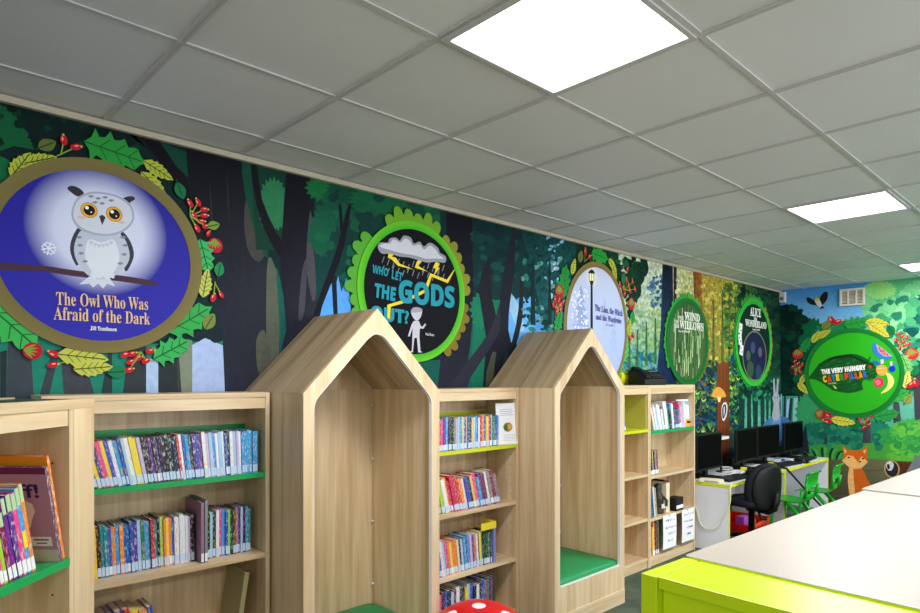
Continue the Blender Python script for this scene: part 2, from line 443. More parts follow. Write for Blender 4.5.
P('100,110 128,128 148,160 160,190 148,150 134,132', (10, 40, 38)); P('138,130 160,140 186,176 190,210 176,190 158,160', (16, 15, 24), 3)
P('160,142 186,152 188,178 176,166', (14, 66, 56))
# pale sky gap, then the great dark trunks
P('192,345 205,338 224,346 226,400 192,400', (172, 194, 240))
P('190,334 198,342 206,336 214,343 224,338 224,320 192,320', (24, 42, 50), 3)
P('185,140 250,150 256,200 262,250 274,300 284,400 225,400 222,330 206,270 192,210', (24, 25, 36), 0, [(14, 15, 24), (18, 19, 28), (26, 28, 38), (34, 36, 46), (46, 48, 58), (50, 52, 62), (44, 48, 68), (36, 40, 58), (28, 30, 46), (20, 22, 32)])
r = random.Random(77)
for k in range(16):
    x_ = r.uniform(196, 262); y_ = r.uniform(165, 255); l_ = r.uniform(30, 60); dx = (x_ - 225) * .0012 * l_ + 2
    P(f'{x_},{y_} {x_+1.6},{y_+l_*.3} {x_+1.2+dx},{y_+l_} {x_-1+dx},{y_+l_*.7}', r.choice([(34, 35, 47), (28, 29, 40), (40, 41, 52)]), 3)
P('246,200 254,206 262,232 266,250 258,262 248,250 244,224', (66, 66, 64), 4)
P('268,258 276,270 280,290 279,350 280,400 268,400 266,310', (86, 94, 82), 3); P('276,268 282,290 288,330 290,390 281,390 279,320', (18, 88, 82), 3)
P('256,340 264,330 266,350 258,372', (84, 90, 78), 3); P('262,352 270,348 268,385 258,388', (80, 84, 76), 3)
P('242,160 250,160 256,210 268,252 264,256 254,230 244,190', (12, 72, 56), 2)
P('250,160 290,168 290,250 256,250', (12, 58, 46)); PJ(273, 205, 15, 26, (44, 120, 82), 14, .14, 3)
P('250,160 256,162 262,200 276,232 286,248 284,262 268,238 256,205', (17, 17, 26), 2)
P('286,168 314,176 313,220 316,290 318,400 268,400 286,330 280,260', (20, 20, 32), 0, [(14, 15, 24), (16, 17, 26), (24, 24, 36), (40, 40, 52), (52, 54, 66), (44, 46, 62), (32, 34, 50), (22, 22, 34)])
P('310,210 313,240 316,290 312,300 306,262', (74, 72, 82), 3); P('302,270 307,262 304,312 298,318', (66, 66, 78), 3)
P('314,176 360,190 440,205 440,300 316,300', (10, 52, 50), 0, [(12, 62, 46), (10, 58, 46), (8, 50, 46), (10, 60, 62), (12, 62, 66)])
PJ(322, 188, 16, 13, (22, 104, 56), 9, .25, 5); PJ(334, 222, 22, 22, (14, 78, 62), 12, .16, 6); PJ(322, 234, 14, 22, (18, 88, 66), 10, .16, 16)
PJ(352, 190, 26, 12, (10, 70, 50), 12, .2, 7); PJ(346, 250, 20, 24, (10, 60, 58), 12, .16, 8); PJ(380, 200, 30, 14, (16, 92, 58), 12, .2, 9); PJ(425, 214, 22, 12, (12, 80, 56), 10, .2, 10)
leafy(a, on_left, 90, 318, 440, 190, 300, 7, [(12, 70, 52), (16, 84, 60), (10, 54, 50), (12, 60, 58), (20, 96, 66)], 51)
P('318,318 323,300 330,280 334,290 338,276 341,292 346,278 350,300 352,330 312,330', (88, 160, 244)); P('331,276 336,276 338,330 334,330', (20, 30, 42))
P('312,320 322,288 336,250 344,218 348,206 351,206 344,246 334,276 322,306 316,330', (19, 20, 32), 2); P('338,204 341,204 343,228 340,232', (19, 20, 32))
P('350,345 365,330 430,360 470,360 470,400 340,400', (14, 84, 76)); P('400,370 415,360 420,400 404,400', (30, 40, 48))
# between the second and third round signs
P('440,205 486,216 486,400 440,400', (12, 58, 56), 0, [(8, 40, 42), (8, 40, 42), (20, 110, 92), (18, 70, 72)])
P('446,212 474,218 474,300 470,345 462,400 436,400 444,320', (18, 20, 36), 0, [(12, 14, 26), (12, 14, 26), (18, 20, 36), (28, 30, 46), (40, 44, 58), (34, 38, 54), (24, 26, 42)])
P('472,216 580,242 580,312 560,322 540,330 474,330', (8, 44, 52), 0, [(8, 44, 48), (8, 52, 58), (14, 78, 84), (12, 66, 74), (10, 50, 60), (10, 56, 58)])
leafy(a, on_left, 70, 476, 545, 226, 300, 6, [(8, 50, 52), (10, 60, 60), (8, 40, 46), (14, 74, 70)], 52)
P('474,300 500,300 520,400 470,400', (18, 112, 86)); PJ(482, 310, 12, 18, (22, 122, 90), 10, .2, 11); PJ(500, 350, 14, 26, (24, 124, 96), 10, .15, 12)
P('505,300 510,292 516,300 522,294 526,302 530,296 534,312 540,318 548,316 556,322 561,318 562,345 505,345', (104, 176, 246)); P('536,314 560,318 562,345 528,345', (72, 150, 220))
P('505,300 512,296 520,310 524,330 518,330 510,312', (150, 196, 232), 3)
P('478,290 486,262 490,262 492,300 500,330 506,360 500,400 482,400 486,340', (27, 29, 42), 2)
P('440,400 470,358 490,330 500,300 508,262 512,240 515,240 512,280 506,310 496,338 470,378 462,400', (42, 44, 60), 2)
P('500,292 508,250 512,228 515,229 514,270 510,300 508,330 514,360 508,400 496,400 500,340', (26, 30, 44), 2)
P('520,275 523,275 522,320 514,350 506,378 502,370 512,340 518,310', (30, 34, 40), 2)
P('486,372 492,352 496,352 490,400 484,400', (70, 78, 60)); P('498,378 506,352 508,354 502,400 496,400', (24, 60, 56))
# right half: painterly, misty woodland
b = Art(KL, .0052, 4e-6)
def Q(sx, c, cols=None): b.poly(lp(sx), c, cols)
x560, x780 = on_left(548, 300)[0], L
b.poly(lp('520,228 575,236 575,330 575,400 545,400 545,330'), 0, [(8, 50, 54), (10, 66, 66), (30, 100, 96), (24, 110, 110), (20, 110, 110), (20, 90, 96)])
Q('575,236 622,250 622,330 622,400 575,400', 0, [(8, 38, 30), (16, 60, 40), (50, 130, 110), (16, 96, 96), (12, 70, 80)])
Q('618,248 668,260 668,330 668,400 618,400', 0, [(190, 206, 182), (214, 222, 196), (150, 180, 120), (18, 84, 96), (30, 130, 130)])
Q('664,259 700,268 700,330 700,400 664,400', 0, [(216, 218, 180), (214, 200, 130), (120, 150, 70), (10, 60, 70), (20, 80, 80)])
Q('698,266 735,277 735,340 735,455 698,455', 0, [(176, 140, 60), (196, 176, 60), (140, 150, 40), (10, 40, 60), (14, 50, 70)])
Q('733,275 781,286 781,390 733,390', 0, [(70, 110, 50), (14, 44, 30), (8, 44, 40), (22, 110, 60)])
Q('733,388 781,388 781,480 733,480', 0, [(30, 120, 80), (40, 130, 110), (60, 150, 130), (20, 100, 80)])
def dabs(n, x0, x1, y0, y1, size, cols, seed, asp=1.6, bg=None, mix=.55):
    r = random.Random(seed)
    for i in range(n):
        x, y = r.uniform(x0, x1), r.uniform(y0, y1); s = size * r.uniform(.5, 1.3); t = r.uniform(0, math.pi)
        q = []
        for k in range(6):
            an = k * math.pi / 3; ex, ey = s * asp * math.cos(an), s * math.sin(an)
            q.append(on_left(x + ex * math.cos(t) - ey * math.sin(t), y + ex * math.sin(t) + ey * math.cos(t)))
        cc = r.choice(cols)
        if bg:
            t_ = (y - y0) / (y1 - y0); cc = tuple(cc[k] * (1 - mix) + (bg[0][k] * (1 - t_) + bg[1][k] * t_) * mix for k in range(3))
        b.poly(q, cc, adv=False); b.off += 2.2e-6
dabs(110, 522, 574, 246, 330, 2.2, [(10, 60, 64), (20, 90, 92), (40, 120, 110), (8, 44, 50), (90, 150, 140)], 1)
dabs(40, 544, 562, 236, 300, 1.6, [(130, 180, 210), (170, 200, 220), (70, 120, 150), (20, 60, 80)], 2)
for x0, x1 in ((531, 534), (548, 550), (566, 569)): Q(f'{x0},262 {x1},262 {x1+1},325 {x0-1},325', (14, 44, 50))
P2 = lambda sx, c: b.poly(smooth_loop(lp(sx), 3), c)
dabs(130, 574, 640, 258, 288, 3.0, [(8, 32, 24), (10, 48, 36), (16, 66, 40), (6, 24, 20), (30, 92, 50)], 3)
P2('628,270 640,262 640,290 634,306 628,298', (12, 58, 36))
for x_, y_ in ((632, 300), (637, 290), (624, 290), (640, 276), (629, 310), (616, 276), (644, 268)): P2(f'{x_-4},{y_-10} {x_+1},{y_-12} {x_+4},{y_+2} {x_},{y_+9} {x_-3},{y_}', (10, 50, 34))
dabs(200, 622, 664, 300, 366, 1.9, [(120, 160, 80), (160, 180, 90), (90, 140, 90), (60, 120, 80), (190, 200, 120)], 4, bg=[(206, 216, 180), (70, 140, 100)])
dabs(46, 648, 662, 276, 306, 1.5, [(60, 100, 140), (90, 130, 170), (40, 80, 120)], 5)
dabs(170, 622, 668, 350, 392, 2.3, [(20, 100, 150), (40, 150, 170), (60, 170, 110), (10, 60, 110), (140, 200, 120), (120, 170, 220)], 6, bg=[(60, 130, 100), (20, 80, 120)], mix=.4)
dabs(60, 618, 640, 372, 394, 2.6, [(214, 214, 20), (236, 226, 50), (150, 180, 20), (60, 130, 30)], 7)
for x0, y0, y1 in ((628, 325, 372), (636, 330, 372), (645, 322, 366), (654, 318, 364)): Q(f'{x0},{y0} {x0+1.5},{y0} {x0+2},{y1} {x0-.5},{y1}', (60, 100, 60))
Q('662,258 672,262 673,330 677,400 654,400 660,330', 0, [(14, 24, 44), (10, 20, 40), (12, 26, 60), (10, 30, 60), (14, 40, 80), (20, 50, 80)])
Q('673,260 676,262 676,320 673,320', (40, 40, 40))
dabs(70, 677, 697, 276, 300, 2, [(150, 170, 90), (190, 190, 110), (110, 140, 60), (220, 214, 150)], 8, bg=[(216, 216, 180), (214, 206, 140)])
Q('692,265 700,268 702,310 706,360 696,360 694,310', 0, [(140, 76, 30), (160, 96, 40), (150, 96, 40), (110, 70, 30), (90, 60, 30), (120, 70, 30)])
dabs(260, 702, 736, 280, 360, 1.7, [(214, 190, 60), (236, 216, 90), (180, 170, 50), (120, 140, 40), (250, 236, 140), (90, 120, 40)], 9, bg=[(196, 170, 76), (150, 150, 50)])
for x0, y0, y1 in ((712, 300, 362), (721, 290, 362), (728, 290, 400), (734, 300, 400)): Q(f'{x0},{y0} {x0+1.6},{y0} {x0+2},{y1} {x0-.5},{y1}', (90, 96, 50))
dabs(180, 722, 750, 285, 345, 1.7, [(40, 100, 40), (80, 140, 50), (20, 70, 40), (120, 160, 60)], 10, bg=[(110, 120, 46), (50, 100, 50)], mix=.45)
dabs(220, 738, 782, 286, 390, 2.2, [(8, 40, 36), (14, 66, 50), (30, 110, 60), (6, 30, 30), (20, 90, 70)], 11, bg=[(10, 36, 32), (16, 76, 56)])
dabs(220, 692, 716, 362, 440, 1.7, [(12, 40, 110), (8, 26, 60), (30, 90, 150), (150, 180, 50), (70, 140, 60), (6, 30, 40), (10, 60, 50), (8, 44, 44)], 12, 2.0, [(70, 90, 40), (10, 50, 70)], .35)
dabs(200, 727, 745, 345, 430, 1.7, [(20, 60, 140), (30, 120, 70), (8, 50, 50), (170, 190, 60), (20, 90, 60), (60, 160, 80), (6, 40, 40)], 13, 2.0, [(40, 90, 50), (14, 60, 60)], .35)
r = random.Random(31)
for k in range(120):
    x_, y_ = (r.uniform(692, 714) if k % 3 else r.uniform(728, 743)), r.uniform(366, 432); w_ = r.uniform(1.5, 3); P2(f'{x_-w_},{y_-w_*1.1} {x_},{y_-.3} {x_+w_},{y_-w_} {x_+w_*.7},{y_} {x_},{y_+1.2} {x_-w_*.7},{y_}', r.choice([(190, 200, 60), (30, 80, 150), (60, 140, 70), (16, 50, 90), (10, 40, 50), (90, 160, 66), (20, 90, 80), (8, 34, 40)]))
Q('738,386 781,390 781,470 738,470', 0, [(10, 50, 44), (10, 60, 50), (24, 80, 70), (20, 70, 64)])
for x0, x1, w_ in ((744, 743, 3), (750, 751, 2.2), (757, 757, 3.4), (763.5, 764, 2.2), (768, 767, 2.6), (777, 778, 2)): Q(f'{x0},394 {x0+w_*.7},392 {x1+w_},470 {x1},470', (124, 212, 184), [(40, 130, 104), (40, 130, 104), (134, 220, 194), (134, 220, 194)])
for x0, x1, w_ in ((741, 740, 2), (747.5, 747, 2.2), (753.6, 754.5, 2.2), (761, 760, 2.6), (772, 772, 2.4)): Q(f'{x0},380 {x0+w_},380 {x1+w_+.8},470 {x1-.6},470', (22, 54, 54))
dabs(70, 738, 780, 380, 398, 2.0, [(10, 50, 40), (20, 84, 60), (40, 130, 90), (8, 40, 36)], 21)
ob = b.build('misty_woodland_print', M['paint'], wall_left, (0, D, 0)); ob['label'] = 'misty painterly woodland half of the mural'
# painted brown post with a mushroom, hare on a blue rock
c = Art(KL, .0126)
def C(sx, col, cols=None, sm=0):
    q = lp(sx); c.poly(smooth_loop(q, sm) if sm else q, col, cols)
C('716,362 719,364 722,361 726,363 728,361 728,470 716,470', 0, [(120, 60, 30), (130, 66, 34), (120, 60, 30), (124, 62, 30), (104, 50, 26), (100, 46, 26), (120, 56, 30)])
for x0 in (718.5, 721.5, 725): C(f'{x0},366 {x0+.5},366 {x0+.5},450 {x0},450', (84, 40, 20))
C('711,397 712,391 716,387 720,388 724,393 724,397', (222, 160, 66), None, 3); C('716,397 720,397 719,402 717,402', (236, 214, 170))
C('721,405 724.5,402 726.4,407 725,417 722,421 720.4,414', (214, 218, 224), None, 3); C('721.6,406 724.6,404.5 725,412 722,419 721,413', (26, 28, 34), None, 3); C('722.6,407 723.6,406.4 723.6,412 722.4,416', (206, 210, 218), None, 2)
c.build('painted_stump', M['mural'], wall_left, (0, D, 0))['label'] = 'brown painted stump with a yellow mushroom'
c = Art(KL, .0126)
C('752,450 758,432 764,422 772,415 780,415 780,460 752,460', (74, 124, 176), None, 0); C('764,436 772,420 780,418 780,428', (110, 156, 204))
c.build('painted_rock', M['mural'], wall_left, (0, D, 0))
c = Art(KL, .0132)
C('772,380 773.5,379 774.5,392 775,392 776,379 777.5,380 777,394 779,398 778,404 779,416 777,420 772.5,420 771,415 772.5,404 771,398 772.5,394', (160, 166, 176), None, 2)
c.ell(*on_left(773.5, 397.5), .012, .012, (30, 30, 40)); c.ell(*on_left(776.5, 397.5), .012, .012, (30, 30, 40)); c.ell(*on_left(775, 400), .01, .007, (190, 130, 140))
c.build('painted_hare', M['mural'], wall_left, (0, D, 0))
ob = a.build('dark_forest_print', M['mural'], wall_left, (0, D, 0)); ob['label'] = 'dark cartoon forest half of the mural'

# ================================================================= painted forest on the far wall
KF = 1.0
f = Art(KF, .002, 1.5e-5)
def fp(sx): return [on_far(*p) for p in pts(sx)]
def G(sx, col, cols=None, sm=0, art=None):
    q = fp(sx); (art or f).poly(smooth_loop(q, sm) if sm else q, col, cols)
FJ = lambda cx, cy, rx, ry, col, n=14, amp=.16, seed=1: PJ(cx, cy, rx, ry, col, n, amp * .8, seed, f, on_far)
uL, uR = -D, -YR
f.poly([(uL, 0), (uR, 0), (uR, H), (uL, H)], 0, [(40, 120, 80), (40, 120, 80), (70, 150, 220), (50, 140, 214)])
f.poly([(uL, 1.0), (uR, 1.0), (uR, 1.7), (uL, 1.7)], 0, [(60, 150, 120), (110, 200, 170), (60, 160, 110), (30, 110, 80)])
f.poly([(uL, 2.0), (uR, 2.0), (uR, 2.75), (uL, 2.75)], 0, [(140, 200, 240), (140, 200, 240), (60, 140, 214), (60, 140, 214)])
for z0, z1, c0, c1 in ((0, .67, (84, 84, 70), (112, 106, 76)), (.67, .92, (90, 170, 60), (50, 130, 60)), (.92, 1.39, (50, 150, 110), (110, 190, 160)), (1.39, 2.25, (60, 150, 104), (84, 176, 120))):
    f.poly([(-1.3, z0), (uR, z0), (uR, z1), (-1.3, z1)], 0, [c0, c0, c1, c1])
leafy(f, lambda x, y: (x, y), 300, -1.3, uR, .95, 2.45, .13, [(110, 190, 130), (84, 172, 116), (60, 150, 104), (40, 120, 96), (24, 96, 84), (120, 200, 140)], 71)
for u in (-.6, .3, 1.2, 2.3): f.poly([(u, .8), (u + .14, .8), (u + .11, 1.6), (u + .02, 1.6)], (66, 68, 78))
G('779,360 800,350 830,330 920,320 960,320 960,440 779,440', (40, 130, 84))
FJ(790, 345, 20, 40, (4, 40, 34), 14, .14, 1); G('779,306 788,304 798,312 806,316 806,400 779,400', (5, 36, 34), None, 0)
FJ(812, 340, 14, 22, (10, 96, 60), 12, .18, 2); FJ(806, 372, 12, 30, (14, 90, 56), 12, .15, 3)
FJ(840, 334, 26, 14, (26, 130, 78), 14, .16, 4); FJ(885, 306, 24, 16, (110, 190, 130), 14, .16, 5); FJ(912, 296, 36, 20, (84, 176, 120), 16, .15, 6)
FJ(900, 325, 30, 20, (130, 200, 140), 16, .15, 7); FJ(915, 345, 26, 24, (50, 150, 110), 14, .15, 8); FJ(880, 290, 16, 9, (140, 206, 120), 12, .18, 9)
FJ(922, 310, 14, 14, (20, 84, 90), 10, .2, 10); FJ(908, 365, 18, 26, (10, 64, 60), 12, .15, 11); FJ(935, 380, 30, 40, (20, 90, 70), 14, .15, 12)
leafy(f, on_far, 60, 780, 805, 308, 392, 4.5, [(4, 34, 30), (8, 50, 40), (6, 42, 38), (12, 64, 48)], 61)
leafy(f, on_far, 70, 803, 850, 328, 390, 4.5, [(10, 84, 54), (16, 104, 64), (24, 120, 72), (12, 70, 50)], 62, lambda x, y: y > 350 - (x - 803) * .3)
leafy(f, on_far, 230, 866, 935, 284, 360, 5, [(110, 190, 130), (140, 206, 150), (84, 172, 116), (60, 150, 104), (40, 120, 96), (120, 200, 140)], 63, lambda x, y: y > 318 - (x - 860) * .62)
leafy(f, on_far, 80, 895, 935, 300, 400, 5, [(40, 126, 100), (24, 96, 84), (16, 76, 74), (70, 160, 112)], 64, lambda x, y: x > 905 or y > 360)
G('779,396 960,396 960,470 779,470', 0, [(60, 150, 130), (120, 200, 180), (70, 170, 130), (30, 130, 90)])
for s_ in ('784,396 786,396 786,440 783,440', '790,398 793,398 790,440 786,440', '798,396 803,396 804,440 799,440', '823,430 827,430 827,446 823,446'): G(s_, (40, 58, 62))
G('779,394 782,394 782,440 779,440', (150, 190, 230)); G('787,400 790,398 788,420 786,420', (160, 196, 230)); G('794,398 798,398 798,440 792,440', (140, 200, 190))
FJ(812, 412, 16, 20, (52, 150, 96), 12, .14, 13); FJ(812, 436, 14, 14, (30, 120, 90), 12, .14, 14)
FJ(828, 431, 18, 9, (22, 100, 84), 14, .1, 15); FJ(838, 436, 14, 8, (34, 120, 104), 14, .1, 16); FJ(860, 438, 22, 12, (24, 116, 90), 14, .12, 17); FJ(875, 432, 16, 12, (30, 126, 100), 14, .12, 18)
G('825,436 827,436 828,446 824,446', (36, 56, 58)); G('838,440 840,440 840,448 837,448', (36, 56, 58))
G('864,418 870,418 872,448 862,448', 0, [(64, 66, 76), (84, 84, 92), (70, 70, 80), (56, 58, 68)]); G('893,402 899,400 903,436 894,436', 0, [(64, 66, 76), (84, 84, 92), (70, 70, 80), (56, 58, 68)])
G('913,376 922,372 926,425 915,425', (64, 66, 78)); G('855,418 858,416 862,432 858,432', (64, 70, 76))
G('779,446 960,440 960,470 779,470', 0, [(40, 130, 60), (80, 170, 60), (90, 170, 60), (50, 130, 60)])
FJ(890, 436, 16, 8, (50, 150, 70), 12, .14, 19); FJ(912, 432, 22, 13, (70, 170, 80), 14, .14, 20); FJ(905, 456, 18, 5, (90, 180, 60), 12, .16, 21); FJ(928, 450, 20, 12, (100, 186, 60), 12, .14, 22)
leafy(f, on_far, 60, 800, 880, 425, 448, 4, [(24, 104, 84), (34, 124, 96), (20, 90, 78), (44, 136, 100)], 65, lambda x, y: not 860 < x < 874)
leafy(f, on_far, 70, 894, 935, 424, 458, 4, [(60, 160, 76), (84, 180, 70), (50, 146, 70), (100, 190, 70)], 66)
G('800,455 860,458 920,462 960,464 960,560 779,560 779,456', 0, [(84, 84, 70), (112, 106, 76), (120, 116, 80), (116, 112, 78), (90, 86, 64), (70, 66, 56), (60, 60, 56)])
for y_ in (472, 484, 496, 508): G(f'815,{y_} 900,{y_-3} 900,{y_-2} 815,{y_+1.4}', (86, 82, 62))
G('800,440 806,425 812,470 800,480', (30, 40, 50)); G('779,424 790,424 800,440 808,470 779,480', (34, 46, 60)); G('779,416 787,417 795,426 803,442 779,446', (70, 122, 176))
for i in range(16):
    x0 = 808 + i * 2.2; y0 = 459; t = R(200 + i * 9); ex, ey = x0 + 10 * math.cos(t), y0 + 12 * math.sin(t); mx_, my_ = (x0 + ex) / 2, (y0 + ey) / 2 - 3
    G(f'{x0-1},{y0} {mx_-2},{my_} {ex},{ey} {mx_+2},{my_+2} {x0+1.4},{y0}', [(50, 140, 60), (14, 60, 40), (80, 160, 70)][i % 3], None, 2)
f.build('sunny_forest_print', M['mural'], wall_far, (L, 0, 0), -math.pi / 2)['label'] = 'bright green cartoon forest print'
g = Art(KF, .007)
GG = lambda sx, col, sm=3, cols=None: G(sx, col, cols, sm, g)
GG('849,466 853,464 860,464 868,480 876,492 882,520 848,520 849,495', (206, 98, 30), 0); GG('850,466 853,467 854,480 855,492 852,500 849,490 848,478', (240, 184, 112))
GG('843,447 850,450 860,450 868,447 867,455 868,462 862,468 850,468 842,461 844,455', (212, 98, 28), 0); GG('842,461 848,455 853,456 858,462 862,456 868,462 862,468 855,469 849,467', (240, 184, 116), 0)
GG('842,445.5 846,448 849,451 845,456', (212, 98, 28), 0); GG('868,446 864,448 861,451 866,456', (212, 98, 28), 0); GG('843.6,448 847,451 845,454', (240, 184, 116), 0); GG('866.6,448.5 863,451 865,454', (240, 184, 116), 0)
for x_, y_, r_ in ((849, 457.5, .012), (863, 458.5, .012), (860, 461.6, .013)): g.ell(*on_far(x_, y_), r_, r_ * .8, (40, 26, 24))
g.build('painted_fox', M['mural'], wall_far, (L, 0, 0), -math.pi / 2)['label'] = 'orange painted fox sitting'
g = Art(KF, .007)
GG('892,461 940,463 940,478 896,478', 0, 0, [(96, 52, 34), (90, 50, 34), (60, 34, 26), (70, 40, 30)])
g.ell(*on_far(892, 469), .075, .10, (196, 150, 90)); g.ell(*on_far(892, 469), .062, .088, (40, 40, 48)); GG('886,464 890,461 894,464 892,470 888,470', (200, 204, 214)); GG('887,465 889,464 890,468 888,469', (24, 24, 30))
g.build('painted_log', M['mural'], wall_far, (L, 0, 0), -math.pi / 2)['label'] = 'brown painted hollow log with a grey badger face'
g = Art(KF, .007)
GG('815,301 808,297 807,300 810,304 816,305', (34, 28, 36)); GG('819,303 821,296 825,292 828,293 827,300 822,305', (34, 28, 36))
GG('815,301 817,298 820,300 822,305 824,308 822,309 818,306', (214, 204, 210)); GG('815.4,300 817,297.6 819,299 818,302', (220, 190, 60)); GG('822,306 824.5,308 820,309', (28, 24, 30))
g.build('painted_bird', M['mural'], wall_far, (L, 0, 0), -math.pi / 2)['label'] = 'small dark painted bird in flight'
# ================================================================= round story signs on the murals
class Sign:
    def __init__(s, label, px, far=False, group=None):
        """px: left, right, top, bottom edge points of the round rim as photo points"""
        s.fn = on_far if far else on_left
        l, r, t, b = [s.fn(*q) for q in px]
        s.c = ((l[0] + r[0]) / 2, (t[1] + b[1]) / 2); s.rx = (r[0] - l[0]) / 2; s.rz = (t[1] - b[1]) / 2
        s.kx = s.rx / s.rz
        loc = (L - .0125, -s.c[0], s.c[1]) if far else (s.c[0], D - .0145, s.c[1])
        s.root = thing('round_sign', label, 'sign', loc, -math.pi / 2 if far else 0)
        s.wr = Art(1, .0004, 4e-6); s.pic = Art(1, .0028, 1e-5); s.rim = Art(1, .0052); s.let = Art(1, .0060); s.aut = Art(1, .0060)
    def q(s, px, py): u, v = s.fn(px, py); return (u - s.c[0], v - s.c[1])
    def w(s, sx, c, sm=0, art=None, cols=None):
        p = [s.q(*k) for k in pts(sx)]; (art or s.pic).poly(smooth_loop(p, sm) if sm else p, c, cols)
    def tx(s, body, x0, y0, x1, y1, hpx, c, bold=0.0, art=None):
        """text whose mid-line runs from (x0,y0) to (x1,y1) in the photo, cap height hpx"""
        a_, b_ = s.q(x0, y0), s.q(x1, y1); xm, ym = (x0 + x1) / 2, (y0 + y1) / 2
        h = s.q(xm, ym - hpx / 2)[1] - s.q(xm, ym + hpx / 2)[1]
        (art or s.let).text(body, (a_[0] + b_[0]) / 2, (a_[1] + b_[1]) / 2, math.hypot(b_[0] - a_[0], b_[1] - a_[1]), h, c, math.atan2(b_[1] - a_[1], b_[0] - a_[0]), bold=bold)
    def done(s, disc_c, rim_w, rim_c, rim_c2=None, backing=None):
        n = 72
        MBd = MB().prism([(s.rx * math.cos(2 * math.pi * i / n), s.rz * math.sin(2 * math.pi * i / n)) for i in range(n)], XZ, -.0022, 0)
        MBd.build('disc', backing or plain('printed_disc', disc_c, .6, var=.02, spec=.1), s.root)
        s.rim.ring(0, 0, s.rz - rim_w, s.rz, rim_c, asp=s.kx, c2=rim_c2); s.rim.build('rim', M['print'], s.root)
        s.pic.build('picture', M['print'], s.root)
        if s.let.f: s.let.build('lettering', M['print'], s.root)
        if s.aut.f: s.aut.build('author_lettering', M['print'], s.root)
        if s.wr.f: s.wr.build('leaf_border', M['print'], s.root)
    # ---- leaf border pieces
    def loc2(s, px, py): return s.q(px, py)
    def shape(s, u, v, base, k, rot, c, art=None, sm=0, ks=1.0):
        cr, sr = math.cos(rot), math.sin(rot)
        p = [(u + (x * cr - y * ks * sr) * k, v + (x * sr + y * ks * cr) * k) for x, y in base]
        (art or s.wr).poly(smooth_loop(p, sm) if sm else p, c)
    def holly(s, px, py, k, deg, c=(44, 150, 70), vein=(20, 96, 50)):
        u, v = s.q(px, py); base = []
        n = 4
        up = [(-.5, 0), (-.40, .12)]
        for i in range(n):
            x = -.36 + i * .24; hgt = (.30, .34, .30, .20)[i]
            up += [(x, hgt), (x + .08, hgt - .13), (x + .17, hgt - .10)]
        up = up[:-1] + [(.56, 0)]
        base = up + [(x, -y) for x, y in up[-2:0:-1]]
        r = R(deg); s.shape(u, v, base, k, r, c)
        s.wr.line([(u - .5 * k * math.cos(r), v - .5 * k * math.sin(r)), (u + .45 * k * math.cos(r), v + .45 * k * math.sin(r))], .006, vein)
        for t in (-.25, 0, .22):
            for sg in (-1, 1):
                x0, y0 = t * k, 0; x1, y1 = (t + .14) * k, sg * .18 * k
                s.wr.line([(u + x0 * math.cos(r), v + x0 * math.sin(r)), (u + x1 * math.cos(r) - y1 * math.sin(r), v + x1 * math.sin(r) + y1 * math.cos(r))], .004, vein)
    def yleaf(s, px, py, k, deg, c=(176, 186, 62), vein=(70, 90, 40)):
        u, v = s.q(px, py)
        up = [(-.5, 0), (-.38, .12), (-.28, .2), (-.24, .16), (-.12, .25), (-.08, .2), (.06, .24), (.08, .18), (.22, .18), (.24, .13), (.38, .1), (.52, 0)]
        base = up + [(x, -y) for x, y in up[-2:0:-1]]
        r = R(deg); s.shape(u, v, base, k, r, c)
        s.wr.line([(u - .5 * k * math.cos(r), v - .5 * k * math.sin(r)), (u + .45 * k * math.cos(r), v + .45 * k * math.sin(r))], .005, vein)
        for t in (-.3, -.14, .02, .18):
            for sg in (-1, 1):
                x1, y1 = (t + .14) * k, sg * .15 * k
                s.wr.line([(u + t * k * math.cos(r), v + t * k * math.sin(r)), (u + x1 * math.cos(r) - y1 * math.sin(r), v + x1 * math.sin(r) + y1 * math.cos(r))], .003, vein)
    def sleaf(s, px, py, k, deg, c=(24, 120, 74), vein=(10, 70, 46)):
        u, v = s.q(px, py); r = R(deg)
        s.shape(u, v, [(-.5, 0), (-.2, .3), (.15, .32), (.55, 0), (.15, -.32), (-.2, -.3)], k, r, c, sm=3)
        s.wr.line([(u - .7 * k * math.cos(r), v - .7 * k * math.sin(r)), (u + .4 * k * math.cos(r), v + .4 * k * math.sin(r))], .005, vein)
    def berry(s, px, py, k=.03, deg=80, to=None, c=(190, 28, 40)):
        u, v = s.q(px, py); r = R(deg)
        if to: s.wr.line([(u, v), s.q(*to)], .005, (130, 160, 60))
        s.wr.ell(u, v, k, k * .6, c, r, 14); s.wr.ell(u + k * .2 * math.cos(r) - .2 * k * math.sin(r), v + k * .2 * math.sin(r) + .2 * k * math.cos(r), k * .4, k * .14, (240, 170, 170), r, 8)
        s.wr.ell(u + k * math.cos(r), v + k * math.sin(r), k * .2, k * .2, (190, 200, 90), 0, 8)
    def hip(s, px, py, k, deg=90, c=(176, 24, 44)):
        u, v = s.q(px, py); r = R(deg); s.wr.ell(u, v, k, k, c, 0, 20)
        for d_ in (-.9, -.45, 0, .45, .9):
            s.shape(u + k * .9 * math.cos(r), v + k * .9 * math.sin(r), [(0, 0), (-.6, .16), (-1.4, .05), (-.6, -.12)], k, r + d_ * .75, (130, 150, 60), sm=2)
    def cluster(s, px, py, n, sp, seed, deg=80):
        q = random.Random(seed)
        for i in range(n):
            t = 2.4 * i; rr = sp * 1.35 * math.sqrt((i + .5) / n)
            s.berry(px + rr * math.cos(t), py + rr * 1.1 * math.sin(t), .026, deg + q.uniform(-40, 40), (px - sp * .2, py + sp * .6))
